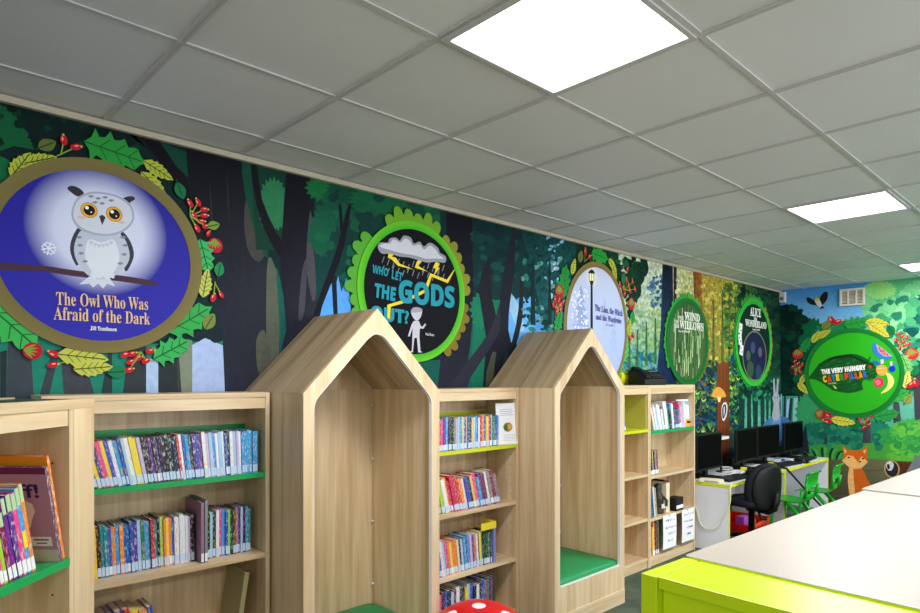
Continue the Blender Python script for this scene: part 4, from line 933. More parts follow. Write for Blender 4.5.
for rr, an, s in ((.025, 225, .034), (.155, 160, .036), (.155, 291, .036), (.17, 204, .036), (.17, 247, .036), (.165, 45, .036)): dot(rr, R(an), s)

# ================================================================= books
CN = {  # colour name -> rgb
 'white': (228, 230, 236), 'cream': (226, 216, 186), 'pale blue': (158, 196, 234), 'sky-blue': (40, 150, 214), 'blue': (34, 84, 180), 'navy': (24, 30, 78), 'black': (20, 20, 24),
 'purple': (92, 44, 140), 'lilac': (190, 172, 220), 'pink': (226, 70, 140), 'red': (200, 30, 40), 'maroon': (120, 28, 48), 'orange': (236, 130, 30), 'yellow': (236, 206, 40), 'lime': (160, 200, 50),
 'green': (30, 130, 70), 'teal': (20, 130, 140), 'brown': (96, 60, 40), 'grey': (130, 134, 140), 'dark green': (20, 66, 44), 'mauve': (150, 110, 140), 'olive': (150, 146, 104)}
AB = {'w': 'white', 'c': 'cream', 'a': 'pale blue', 's': 'sky-blue', 'b': 'blue', 'n': 'navy', 'k': 'black', 'p': 'purple', 'l': 'lilac', 'i': 'pink', 'r': 'red', 'm': 'maroon', 'o': 'orange', 'y': 'yellow', 'L': 'lime', 'g': 'green', 't': 'teal', 'B': 'brown', 'G': 'grey', 'd': 'dark green', 'u': 'mauve', 'v': 'olive'}
def book(label, colour, t, d, h, loc, lean=0.0, parent_rot=0.0, group=None, sticker='label', yaw=0.0, mat='book'):
    """local x thickness 0..t, y depth 0..d with the spine at y=0, z height; leans about its lower left edge"""
    c = 0.0016
    m = MB().prism([(0, 0), (t, 0), (t, d), (t - c, d), (t - c, c), (c, c), (c, d), (0, d)], XY, 0, h)
    o = m.build('book', M[mat])
    o.color = lin4(CN[colour]); tag(o, label, 'book', group)
    o.location = loc; o.rotation_euler = (0, -lean, parent_rot + yaw)
    o.rotation_mode = 'XYZ'
    MB().box(c + .0002, t - c - .0002, c + .0002, d - .004, .003, h - .003).build('pages', M['pages'], o)
    if sticker: MB().box(.0008, t - .0008, -.0007, -.0001, .006, .006 + min(.036, h * .17)).build('spine_label', M[sticker], o)
    return o
def b2(x, y, z): x -= .5; return (B2O[0] + x * math.cos(B2R) - y * math.sin(B2R), B2O[1] + x * math.sin(B2R) + y * math.cos(B2R), z)
def row(code, x0, x1, z, yfront, where, group, h=(.185, .2), d=.135, lean0=0, lean1=0, sticker='label', jig=.012, base=(0, 0, 0), rotz=0.0, seed=0):
    """a row of books filling x0..x1; code letters give the spine colours"""
    r = random.Random(seed + len(code)); n = len(code); ths = [r.uniform(.75, 1.25) for _ in code]
    leans = [lean0 + (lean1 - lean0) * i / max(1, n - 1) for i in range(n)]
    tot = sum(t / math.cos(R(le)) for t, le in zip(ths, leans)); k = (x1 - x0) / tot; x = x0
    cr, sr = math.cos(rotz), math.sin(rotz)
    for i, (ch, t, le) in enumerate(zip(code, ths, leans)):
        tt = t * k * .975; hh = r.uniform(*h); y = yfront + r.uniform(0, jig)
        lx, ly = x, y
        book(f'{AB[ch]} book, {ordinal(i)} from the left, {where}', AB[ch], tt, d * r.uniform(.93, 1.0), hh, (base[0] + lx * cr - ly * sr, base[1] + lx * sr + ly * cr, z + .0004), R(le), rotz, group, sticker if r.random() < .85 else ('labelw' if r.random() < .6 else None))
        x += t * k / math.cos(R(le))
W_B2 = 'left of the nearer nook'
row('knypiybwsbawyylkkpkpkkkknrwbsdpbpwLaswawbnwalwssssss'.replace('L', 'l'), .16, .835, SH[0], .008, 'green shelf ' + W_B2, 'paperbacks on the nearer green shelf', (.185, .198), .13, 15, 0, jig=.01, seed=1, base=B2O, rotz=B2R)
row('kLykttbosobbbpagsgrtkLoyobwwwwwlk', .16, .575, SH[1], .075, 'second shelf ' + W_B2, 'paperbacks on the second shelf, nearer bookcase', (.195, .212), .14, 3, 1, seed=2, base=B2O, rotz=B2R)
book('tall thin mauve book standing proud of the second shelf, nearer bookcase', 'mauve', .012, .20, .262, b2(1.083, .02, SH[1] + .0004), 0, B2R, None, 'labelw', mat='bookplain')
book('tall thin grey book beside the mauve one, second shelf, nearer bookcase', 'grey', .012, .20, .270, b2(1.099, .02, SH[1] + .0004), 0, B2R, None, 'labelw', mat='bookplain')
row('kanwisbLdmupakst', .625, .825, SH[1], .07, 'right-hand group, second shelf ' + W_B2, 'right-hand paperbacks on the second shelf', (.195, .215), .14, 0, 0, seed=3, base=B2O, rotz=B2R)
row('bnysispryob', .165, .43, SH[2], .05, 'third shelf ' + W_B2, 'paperbacks on the third shelf, nearer bookcase', (.215, .235), .15, 16, 9, seed=4, base=B2O, rotz=B2R)
book('large olive hardback leaning alone on the third shelf, left of the nearer nook', 'olive', .022, .2, .29, b2(1.235, .03, SH[2] + .0004), R(-9), B2R, None, None, mat='bookplain')
W_B3 = 'between the two nooks'
row('ripbsnkdGlasybybnyasbwrobyopcgbsw', 2.43, 2.955, SH[0], YF + .006, 'lime shelf ' + W_B3, 'paperbacks on the lime shelf', (.185, .2), .13, 0, 0, seed=5)
row('vLworrrrowbkyispBwGmu', 2.46, 2.985, SH[1], YF + .03, 'second shelf ' + W_B3, 'paperbacks on the second shelf between the nooks', (.185, .225), .14, 14, 14, seed=6)
row('tnbwaioyoockasbslpowkygdkdtd', 2.43, 2.905, SH[2], YF + .03, 'third shelf ' + W_B3, 'paperbacks on the third shelf between the nooks', (.19, .215), .14, 9, 3, seed=7)
row('gikbnamwknyabkwkbrtmd', 2.43, 2.93, SH[3], YF + .03, 'bottom shelf ' + W_B3, 'paperbacks on the bottom shelf between the nooks', (.22, .245), .15, 0, 0, seed=8)
o = thing('shelf_divider', 'yellow topped blue shelf divider on the third shelf between the nooks', 'divider', (2.915, YF + .03, SH[2] + .0005))
MB().box(0, .02, 0, .1, 0, .215).build('upright', plain('periwinkle_card', (120, 130, 200), .5), o)
MB().box(-.115, .022, -.003, -.0005, .217, .262).build('title_flag', M['yellow'], o); MB().box(.0, .02, -.0004, .1, .2155, .262).build('flag_fold', M['yellow'], o)
W_B4 = 'on the lime shelf right of the further nook'
for i, (c_, x_) in enumerate((('lime', 4.405), ('blue', 4.425))): book(f'{c_} paperback leaning {W_B4}', c_, .017, .13, .2, (x_, YF + .02, SH[0] + .0004), R(10), 0, 'pair of leaning paperbacks on the lime shelf')
W_B5 = 'of the last bookcase'
row('cwawwwuwwgkswpkbiclw', 4.875, 5.42, 1.135, YF + .006, 'green shelf ' + W_B5, 'picture books on the further green shelf', (.17, .25), .15, 18, 6, seed=9)
row('bkykumv', 4.81, 4.985, .755, YF + .03, 'second shelf ' + W_B5, 'paperbacks on the second shelf, last bookcase', (.19, .21), .14, -7, -7, sticker='labelw', seed=10) if False else row('bkkykum', 4.825, 4.99, .755, YF + .03, 'second shelf ' + W_B5, 'paperbacks on the second shelf, last bookcase', (.19, .21), .14, 7, 7, sticker='labelw', seed=10)
row('bnbcv', 4.838, 4.955, .40, YF + .02, 'third shelf ' + W_B5, 'leaning books on the third shelf, last bookcase', (.235, .26), .16, 8, 8, sticker=None, seed=11)
row('bsryokmdL', 4.812, 4.985, .075, YF + .02, 'bottom shelf ' + W_B5, 'books on the bottom shelf, last bookcase', (.24, .31), .18, 2, 2, sticker='labelw', seed=12)
row('vgdGk', 5.17, 5.29, .075, YF + .03, 'bottom shelf, right-hand group ' + W_B5, 'right-hand books on the bottom shelf, last bookcase', (.25, .30), .18, 3, 3, sticker=None, seed=13)
# objects standing on the third shelf of the last bookcase
t = thing('carved_figure', 'dark brown carved figure on the third shelf of the last bookcase', 'ornament', (5.07, YF + .09, .4005))
MB().lathe([(.05, 0), (.052, .02), (.04, .05), (.048, .11), (.05, .15), (.03, .185), (.034, .215), (.028, .25), (.004, .262)], 18).build('figure_body', M['brown'], t)
MB().tube([(.02, -.045, .14), (.05, -.06, .11), (.02, -.07, .07)], .012, 8).build('figure_arm', M['brown'], t)
MB().box(-.03, .03, -.058, -.0495, .05, .085).build('shirt_badge', M['bluewhite'], t)
book('thick cream hardback standing on the third shelf of the last bookcase', 'cream', .06, .16, .255, (5.145, YF + .05, .4004), 0, 0, None, None, mat='bookplain')
t = thing('boxed_set', 'row of dark video cases on the third shelf of the last bookcase', 'case', (5.215, YF + .11, .4005))
for k in range(4): MB().box(k * .02, k * .02 + .018, 0, .12, 0, .27 - .004 * k).build('case', [M['black'], M['red'], plain('dark_blue_card', (30, 50, 110)), M['black']][k], t)
t = thing('card_box', 'small black box with a white label, third shelf of the last bookcase', 'box', (5.24, YF + .005, .4005))
MB().box(0, .13, 0, .09, 0, .115).build('box_body', M['black'], t, bevel=.002); MB().box(.004, .126, -.0008, -.0001, .02, .05).build('white_label', M['paper'], t)
# leaflets and notices
def leaflet(label, loc, w, h, rot, art=None, lean=0):
    t = thing('leaflet', label, 'leaflet', loc); t.rotation_euler = (lean, 0, rot)
    MB().box(0, w, 0, .003, 0, h).build('sheet', M['paper'], t)
    if art: art.off = .0004; art.build('printing', M['print'], t)
    return t
A_ = Art(); A_.ell(.085, .11, .034, .03, (160, 96, 40)); A_.ell(.075, .108, .02, .02, (60, 120, 50)); A_.ell(.097, .112, .014, .02, (220, 160, 60))
for k in range(4): A_.poly([(.03, .225 - k * .012), (.12 + .01 * (k % 2), .227 - k * .012), (.12 + .01 * (k % 2), .224 - k * .012), (.03, .222 - k * .012)], (150, 160, 190))
for k in range(5): A_.poly([(.05, .062 - k * .009), (.14, .062 - k * .009), (.14, .060 - k * .009), (.05, .060 - k * .009)], (170, 176, 200))
leaflet('white leaflet with a brown leaf picture leaning on the lime shelf', (2.962, YF + .045, SH[0] + .001), .155, .265, R(-18), A_, R(-4))
A_ = Art(); A_.poly([(0.02, .20), (.17, .20), (.17, .235), (.02, .235)], (190, 200, 224)); A_.poly([(.0, 0), (.19, 0), (.19, .07), (0, .07)], (226, 160, 70)); A_.poly([(.12, .03), (.17, .03), (.17, .05), (.12, .05)], (60, 40, 30))
leaflet('pale picture book with orange foot facing out on the further green shelf', (5.40, YF + .07, 1.1355), .16, .25, R(-14), A_, R(-6))
def notice(label, x, seed):
    t = thing('paper_notice', label, 'notice', (x, YF - .008, .400))
    MB().grid(lambda u, v: (u * .225, -.004 * math.sin(v * 3) - .003 * u, -.29 + v * .29), 4, 6).build('sheet', M['paper'], t)
    A_ = Art(1, .0095); r = random.Random(seed)
    for k, zz in enumerate((-.045, -.11, -.165, -.22)):
        x_ = .03 + (.05 if k in (2, 3) else 0)
        while x_ < (.19 if k < 3 else .13):
            w_ = r.uniform(.022, .04); pp = [(x_ + w_ * q / 7, zz + r.uniform(-.012, .014)) for q in range(8)]
            A_.line(pp, .0045, (96, 104, 170)); x_ += w_ + .014
    A_.build('handwriting', M['print'], t)
    MB().box(.09, .125, -.012, .004, -.012, .004).build('peg', M['bluewhite'], t)
notice('left white handwritten notice hanging from a shelf of the last bookcase', 4.98, 1); notice('right white handwritten notice hanging from a shelf of the last bookcase', 5.315, 2)
# picture books in the angled corner bookcase (its own frame: x along the front, y inwards)
def ang(x, y): return (AP[0] + x * AC - y * AS, AP[1] + x * AS + y * AC)
W_A = 'of the angled corner bookcase'
xR = AW - .12
def abook(label, colour, t, d, h, x, y, lean, sticker=None, group=None):
    X, Y = ang(x, y); return book(label, colour, t, d, h, (X, Y, 1.0624), R(lean), R(45), group, sticker)
ob = abook('tall orange and blue picture book, furthest right in the angled corner bookcase', 'orange', .010, .235, .315, xR - .014, .010, 13)
A_ = Art(1, .0006)
def cover(o, d, h, shapes, base, name='cover_picture'):
    # artwork on the face of the front board (local x=0 plane): u runs from the spine inwards
    m = Art(1, .0005)
    m.poly([(0, .001), (-d, .001), (-d, h - .001), (0, h - .001)], base)
    for kind, *q in shapes:
        if kind == 'p': m.poly([(-u * d, v * h) for u, v in q[0]], q[1], q[2] if len(q) > 2 else None)
        if kind == 'e': m.ell(-q[0] * d, q[1] * h, q[2], q[3], q[4])
        if kind == 't': m.text(q[0], -q[1] * d, q[2] * h, q[3], q[4], q[5], bold=.02)
    c = m.build(name, M['print'], o); c.rotation_euler = (0, 0, -math.pi / 2); return c
cover(ob, .235, .315, [('p', [(.01, .02), (.98, .02), (.98, .5), (.01, .5)], 0, [(20, 110, 190), (20, 110, 190), (60, 170, 210), (60, 170, 210)]), ('p', [(.01, .5), (.98, .5), (.98, .66), (.01, .66)], 0, [(60, 170, 210), (60, 170, 210), (226, 160, 50), (226, 160, 50)]), ('e', .62, .80, .04, .035, (30, 60, 120)), ('e', .62, .80, .026, .022, (90, 160, 90)), ('t', 's', .2, .60, .02, .022, (20, 24, 50)), ('p', [(.06, .16), (.2, .16), (.2, .28), (.06, .28)], (220, 190, 30)), ('p', [(.1, .05), (.2, .05), (.2, .14), (.1, .14)], (20, 24, 30)), ('p', [(.0, .02), (.1, .02), (.1, .09), (.0, .09)], (226, 228, 236))], (226, 140, 36))
ob = abook('large maroon picture book with pale spot on its cover, angled corner bookcase', 'mauve', .012, .215, .285, xR - .036, .004, 13)
ob.color = lin4((112, 78, 100))
cover(ob, .215, .285, [('p', [(0, 0), (1, 0), (1, .13), (0, .13)], (196, 182, 168)), ('p', [(0, .93), (1, .93), (1, 1), (0, 1)], (110, 40, 80)), ('t', 'ff!', .27, .76, .060, .040, (56, 36, 96)), ('p', [(.24, .62), (.34, .66), (.46, .62), (.48, .52), (.40, .42), (.32, .36), (.28, .45), (.22, .54)], (226, 214, 198)), ('p', [(.06, .17), (.34, .17), (.34, .27), (.06, .27)], (226, 218, 222)), ('p', [(.10, .23), (.30, .23), (.30, .245), (.10, .245)], (70, 60, 70)), ('p', [(.13, .195), (.27, .195), (.27, .207), (.13, .207)], (70, 60, 70))], (172, 128, 148))
x = xR - .136
for i, (c_, h_, tt) in enumerate((('orange', .252, .014), ('sky-blue', .243, .015), ('pink', .232, .016), ('purple', .232, .016), ('purple', .226, .014), ('maroon', .19, .014), ('lime', .17, .012), ('pink', .19, .013), ('white', .19, .012), ('red', .2, .014), ('teal', .2, .012))):
    o = abook(f'{c_} chapter book, {ordinal(i)} from the right among the thin ones, {W_A[3:]}', c_, tt, .145, h_, x, .012, 13, 'labelw', 'thin chapter books in the angled corner bookcase'); x -= tt / math.cos(R(13)) + .0015
    MB().box(.0012, tt - .0012, -.0011, -.0001, h_ * .80, h_ - .002).build('spine_top_band', plain('pale_green_spine_band', (176, 206, 160), .5) if i == 0 else bpy.data.materials['pale_green_spine_band'], o)
    if i == 1:
        MB().box(.001, tt - .001, -.0013, -.0001, h_ * .3, h_ * .5).build('spine_picture', M['yellow'], o)
# ================================================================= computer desks
DT = .62; DYF, DYB = 2.44, 3.0
def desk(label, x0, x1, left_panel=True):
    t = thing('computer_desk', label, 'desk', (x0, DYF, 0)); w = x1 - x0; d = DYB - DYF
    MB().box(.003, w, .003, d, DT - .025, DT).build('desktop', M['white'], t)
    MB().box(0, w, -.0005, .0028, DT - .028, DT + .0005).box(0, .0028, .003, d, DT - .028, DT + .0005).build('lime_edging', M['limey'], t)
    for x, lim in ((.004, 1), (w - .024, 1)):
        p = MB().box(x, x + .02, .004, d - .01, 0, DT - .0255).build('end_panel', M['white'], t)
        MB().box(x - .0004, x + .0204, .0005, .0038, 0, DT - .0285).build('edge_strip', M['limey'], p)
    MB().box(.0245, w - .0245, d - .05, d - .032, .2, DT - .0255).build('modesty_panel', M['white'], t)
    return t
M['limey'] = plain('lime_edging', (214, 226, 20), .4)
desk('nearer white computer desk with lime edges, beside the last bookcase', 5.66, 7.03)
desk('further white computer desk with lime edges, against the far wall', 7.034, 8.44)
def monitor(label, x, y, yaw, w=.53, h=.345, zb=.70):
    t = thing('computer_monitor', label, 'monitor', (x, y, DT + .0005), yaw, 'black monitors along the computer desks')
    z0 = zb - DT
    MB().box(-w / 2, w / 2, 0, .03, z0, z0 + h).build('casing', M['black'], t, bevel=.004)
    MB().box(-w / 2 + .014, w / 2 - .014, -.0012, -.0002, z0 + .022, z0 + h - .014).build('screen', M['screen'], t)
    MB().box(-.03, .03, .031, .06, .012, z0 + .14).build('neck', M['black'], t, bevel=.004)
    MB().prism(fillet([(-.12, -.06), (.12, -.06), (.12, .13), (-.12, .13)], .03), XY, 0, .0115).build('base', M['black'], t)
monitor('leftmost black computer monitor, partly behind the last bookcase', 5.93, 2.74, 0)
monitor('second black monitor from the left, behind the office chair', 6.80, 2.74, R(2), w=.56)
monitor('third black monitor from the left, above the first green chair', 7.40, 2.74, R(-2), w=.58)
monitor('rightmost black monitor, nearest the far wall', 8.185, 2.74, R(0), w=.61)
for k, (x, lab) in enumerate(((5.93, 'black computer box lying behind the leftmost monitor'), (6.95, 'black computer box lying behind the second monitor'), (7.42, 'black computer box lying behind the third monitor'), (8.18, 'black computer box lying behind the rightmost monitor'))):
    q = thing('desktop_computer', lab, 'computer', (x, 2.895, DT + .0006), 0, 'black computer boxes behind the monitors')
    MB().box(-.19, .19, -.02, .09, 0, .10).build('computer_case', M['black'], q, bevel=.004); MB().box(-.06, .06, -.0215, -.0203, .07, .085).build('disc_slot', M['dark'], q)
def mat_(label, x, y, w):
    o = MB().prism(fillet([(-w / 2, -.09), (w / 2, -.09), (w / 2, .09), (-w / 2, .09)], .02), XY, 0, .003).build('desk_mat', M['black'], None, (x, y, DT + .0006)); tag(o, label, 'mat')
def keyboard(label, x, y, yaw, w=.42):
    t = thing('keyboard', label, 'keyboard', (x, y, DT + .0006), yaw, 'black keyboards on the computer desks')
    MB().prism([(0, 0), (.15, 0), (.15, .024), (0, .014)], lambda u, v, q: (q, u, v), -w / 2, w / 2).build('keyboard_body', M['black'], t)
    m = MB()
    for j in range(4):
        for i in range(13):
            z = .0145 + .0095 * (j + .5) / 4 + .0005; m.box(-w / 2 + .014 + i * .03, -w / 2 + .04 + i * .03, .015 + j * .031, .041 + j * .031, z - .001, z + .004)
    m.build('keys', M['dark'], t)
keyboard('black keyboard on the nearer desk, left of the office chair', 6.02, 2.485, R(-4)); keyboard('black keyboard behind the office chair', 6.72, 2.50, R(4)); keyboard('black keyboard above the first green chair', 7.42, 2.49, R(-6)); keyboard('black keyboard at the far end of the desks', 8.08, 2.50, R(5))
mat_('black mat between the papers and the second keyboard', 6.40, 2.545, .17); mat_('black mat on the further desk between the keyboards', 7.76, 2.535, .17)
def mouse(label, x, y):
    t = thing('computer_mouse', label, 'mouse', (x, y, DT + .0040), .2)
    MB().grid(lambda u, v: (.032 * math.cos(u * 6.2832) * math.sin(v * 1.5708), .055 * math.sin(u * 6.2832) * math.sin(v * 1.5708), .034 * math.cos(v * 1.5708)), 18, 8).build('mouse_body', M['black'], t)
    MB().tube([(0, -.02, .034), (0, -.035, .031)], .004, 8).build('scroll_wheel', M['grey'], t)
mouse('black computer mouse on the nearer desk', 6.39, 2.54); mouse('black computer mouse on the further desk', 7.76, 2.52)
# telephone handset, papers, adaptors, lamp
t = thing('telephone_handset', 'cream telephone handset on the near corner of the desk', 'telephone', (5.70, 2.62, DT + .0006), R(62))
t.rotation_euler = (0, 0, R(-70))
MB().prism(smooth_loop([(-.1, 0), (-.105, .026), (-.07, .034), (.07, .034), (.105, .026), (.1, 0), (.062, 0), (.055, .014), (-.055, .014), (-.062, 0)], 3), XZ, -.024, .024).build('handset', M['cream'], t, bevel=.004)
MB().tube([(-.1, 0, .012), (-.12, .01, .006), (-.135, .03, .005)], .004, 8).build('cord_end', M['cream'], t)
t = thing('paper_sheet', 'loose white papers spread behind the computer mouse on the nearer desk', 'paper', (6.33, 2.70, DT + .0007), R(8))
MB().grid(lambda u, v: (-.25 + .34 * u, -.03 + .10 * v, .002 + .006 * abs(math.sin(5 * u + 2 * v))), 8, 5).build('sheet', M['paper'], t)
MB().grid(lambda u, v: (-.08 + .3 * u, -.06 + .1 * v, .010 + .005 * abs(math.sin(4 * u + 3 * v))), 8, 5).build('top_sheet', M['paper'], t)
t = thing('cable_coil', 'untidy white coiled cable on the nearer desk', 'cable', (6.15, 2.665, DT + .006))
MB().tube([(.06 * math.cos(a * .55) * (1 + .25 * math.sin(a * 1.7)), .04 * math.sin(a * .55), .004 + .0042 * a * .5) for a in range(40)], .0055, 8).build('coil', M['bluewhite'], t)
t = thing('desk_lamp', 'small white lamp on a dark stem behind the first two monitors', 'lamp', (6.38, 2.83, DT + .0006))
MB().lathe([(.05, 0), (.05, .012), (.01, .018), (.008, .02)], 20).build('base', M['dark'], t); MB().tube([(0, 0, .018), (0, .005, .2), (0, 0, .335)], .011, 10).build('stem', M['dark'], t)
MB().prism(fillet([(-.12, -.04), (.12, -.04), (.12, .04), (-.12, .04)], .03), XY, .336, .362).build('lamp_head', M['bluewhite'], t); MB().tube([(-.09, -.03, .335), (-.09, -.03, .23)], .014, 10).build('hanging_grip', M['bluewhite'], t); MB().tube([(-.09, -.03, .2295), (-.09, -.03, .20)], .010, 10).build('grip_tip', M['orange'], t)
for k, (x, y, mt, nm) in enumerate(((6.62, 2.70, 'yellow', 'small yellow sticky pad behind the office chair'), (7.22, 2.64, 'yellow', 'small yellow sticky pad below the third monitor'), (7.72, 2.70, 'blue', 'small blue plastic plug between the last two monitors'), (6.98, 2.52, 'blue', 'small blue plastic plug beside the top of the office chair'))):
    q = thing('sticky_pad' if mt == 'yellow' else 'cable_plug', nm, 'stationery' if mt == 'yellow' else 'plug', (x, y, DT + .0006), R(20 + 30 * k))
    if mt == 'yellow': MB().box(-.035, .035, -.03, .03, 0, .022).build('pad', M[mt], q); MB().grid(lambda u, v: (-.035 + .07 * u, -.03 + .06 * v, .0225 + .012 * u * u), 4, 3).build('curled_sheet', M[mt], q)
    else: MB().box(-.02, .02, -.015, .015, 0, .025).build('plug_body', M[mt], q, bevel=.003); MB().tube([(.02, 0, .012), (.06, .02, .008), (.12, .0, .005)], .004, 8).build('lead', M['bluewhite'], q)
for k, (x, y, a_) in enumerate(((6.44, 2.665, 0), (7.02, 2.66, -.2), (7.52, 2.665, 0), (7.84, 2.66, 0))):
    q = thing('white_adaptor', ['white cable adaptor right of the near papers', 'white cable adaptor below the gap of the middle monitors', 'white cable adaptor left of the last monitor', 'white cable adaptor below the last monitor'][k], 'adaptor', (x, y, DT + .0006), a_)
    MB().box(-.05, .05, -.02, .02, 0, .02).build('adaptor_body', M['bluewhite'], q, bevel=.004); MB().tube([(.05, 0, .01), (.09, .02, .006), (.14, .0, .005), (.2, .03, .005)], .005, 8).build('lead', M['bluewhite'], q)
# cords
m = MB()
def spline(p, sub=8):
    out = []; P_ = [Vector(q) for q in p]
    for i in range(len(P_) - 1):
        a0, b0, c0, d0 = P_[max(i - 1, 0)], P_[i], P_[i + 1], P_[min(i + 2, len(P_) - 1)]
        for k in range(sub):
            t_ = k / sub; out.append(.5 * (2 * b0 + (c0 - a0) * t_ + (2 * a0 - 5 * b0 + 4 * c0 - d0) * t_ ** 2 + (3 * b0 - a0 - 3 * c0 + d0) * t_ ** 3))
    return out + [P_[-1]]
o = m.tube(spline([(5.70, 2.433, .625), (5.657, 2.425, .60), (5.652, 2.43, .45), (5.651, 2.50, .30), (5.651, 2.56, .21), (5.651, 2.66, .20), (5.651, 2.71, .25), (5.651, 2.74, .36), (5.651, 2.80, .44), (5.651, 2.9, .47)]), .0055, 8).build('hanging_cable', M['cream']); tag(o, 'cream cord looping down the end panel of the nearer desk', 'cable')
o = MB().tube(spline([(7.0, 2.60, .634), (7.06, 2.45, .632), (7.09, 2.425, .60), (7.30, 2.30, .36), (7.52, 2.14, .10), (7.62, 2.06, .012), (7.8, 1.9, .011), (8.1, 1.7, .011)]), .010, 8).build('power_cable', M['black']); tag(o, 'black power cable drooping from the desks past the green chairs', 'cable')
# red tray on the floor with a packet
t = thing('storage_tray', 'red plastic storage tray on the floor under the nearer desk', 'tray', (6.66, 2.74, 0), R(4))
m = MB(); m.box(-.30, .26, -.2, .2, .0, .008)
for q in ((-.30, -.292, -.2, .2), (.252, .26, -.2, .2), (-.292, .252, -.2, -.192), (-.292, .252, .192, .2)): m.box(*q, .008, .12)
m.build('tray_body', M['red'], t); MB().box(-.315, .275, -.216, -.2005, .10, .125).box(.2605, .28, -.2, .2, .10, .125).build('rim', M['orange'], t)
t = thing('paper_packet', 'purple and cream packet lying in the red tray', 'packet', (6.56, 2.68, .0085), R(-10))
MB().box(-.07, .07, -.05, .05, 0, .16).build('packet_body', M['purple'], t, bevel=.006); MB().lathe([(.045, 0), (.045, .1), (.04, .12), (.002, .122)], 18, (.13, 0)).build('packet_roll', M['pinkc'], t)
t = thing('storage_crate', 'dark storage crate under the nearer desk beside the end panel', 'crate', (5.88, 2.77, 0))
m = MB(); m.box(-.17, .16, -.10, .17, 0, .008)
for q in ((-.17, -.16, -.10, .17), (.15, .16, -.10, .17), (-.16, .15, -.15, -.14), (-.16, .15, .24, .25)): m.box(*q, .008, .10)
m.build('crate_body', M['black'], t); MB().box(-.15, .14, -.08, .15, .009, .07).build('crate_contents', M['dark'], t)
# ================================================================= office chair
t = thing('office_chair', 'black fabric office chair pushed under the nearer desk', 'office chair', (6.06, 2.40, 0), R(-14))
def padded(w, d, n=28):     # rounded outline
    return fillet([(-w / 2, -d / 2), (w / 2, -d / 2), (w / 2, d / 2), (-w / 2, d / 2)], min(w, d) * .36, n // 4)
def pad(outline, levels, fn):
    m = MB(); n = len(outline)
    for k, z in levels: m.v += [tuple(fn(x * k, y * k, z)) for x, y in outline]
    for j in range(len(levels) - 1):
        for i in range(n): l = (i + 1) % n; m.face([j * n + i, j * n + l, (j + 1) * n + l, (j + 1) * n + i], 0, True)
    m.face([i for i in range(n)][::-1], 0, True); m.face([(len(levels) - 1) * n + i for i in range(n)], 0, True)
    return m
pad(padded(.47, .46), [(.82, 0), (.96, .012), (1, .035), (.98, .058), (.9, .07), (.5, .072)], lambda x, y, z: (x, y + .04, .395 + z - .02 * (y / .23) ** 2 * (y > 0))).build('seat', M['fabric'], t)
bo = smooth_loop([(-.15, .0), (0, -.015), (.15, .0), (.205, .09), (.222, .2), (.20, .33), (.13, .415), (0, .44), (-.13, .415), (-.20, .33), (-.222, .2), (-.205, .09)], 4)
pad([(x, z - .2) for x, z in bo], [(.5, -.045), (.9, -.04), (.985, -.025), (1, 0), (.98, .022), (.9, .036), (.5, .042)], lambda x, z, y: (x, -.185 - y + .055 * (x / .22) ** 2 * 1.1 - .10 * (z + .2) * .45 + .03, .575 + z * .95)).build('backrest', M['fabric'], t)
pad([(x * .93, (z - .2) * .94) for x, z in bo], [(1, .0), (.97, .010), (.85, .016), (.4, .018)], lambda x, z, y: (x, -.228 - y + .055 * (x / .22) ** 2 * 1.1 - .10 * (z + .2) * .45 + .03, .575 + z * .95)).build('back_shell', M['black'], t)
MB().tube([(0, .0, .36), (0, -.17, .35), (0, -.235, .39), (0, -.262, .55)], [.02, .022, .024, .02], 10).build('back_stem', M['black'], t)
MB().lathe([(.028, .07), (.028, .34), (.05, .345), (.05, .385), (.01, .386)], 20).build('gas_column', M['black'], t)
MB().tube([(.05, .02, .365), (.2, .0, .36), (.25, -.02, .355)], .007, 8).build('height_lever', M['grey'], t)
m = MB()
MB().tube([(-.03, -.09, .36), (-.03, -.12, .29), (.02, -.14, .28)], .012, 8).build('tilt_knob', M['black'], t)
for k in range(5):
    a_ = 2 * math.pi * k / 5 + .3; leg = MB().tube([(.02 * math.cos(a_), .02 * math.sin(a_), .10), (.15 * math.cos(a_), .15 * math.sin(a_), .085), (.27 * math.cos(a_), .27 * math.sin(a_), .062)], [.028, .022, .016], 8).build('leg', M['black'], t)
    cx_, cy_ = .27 * math.cos(a_), .27 * math.sin(a_); MB().tube([(cx_ - .02 * math.sin(a_), cy_ + .02 * math.cos(a_), .027), (cx_ + .02 * math.sin(a_), cy_ - .02 * math.cos(a_), .027)], .026, 14).build('castor', M['black'], leg)
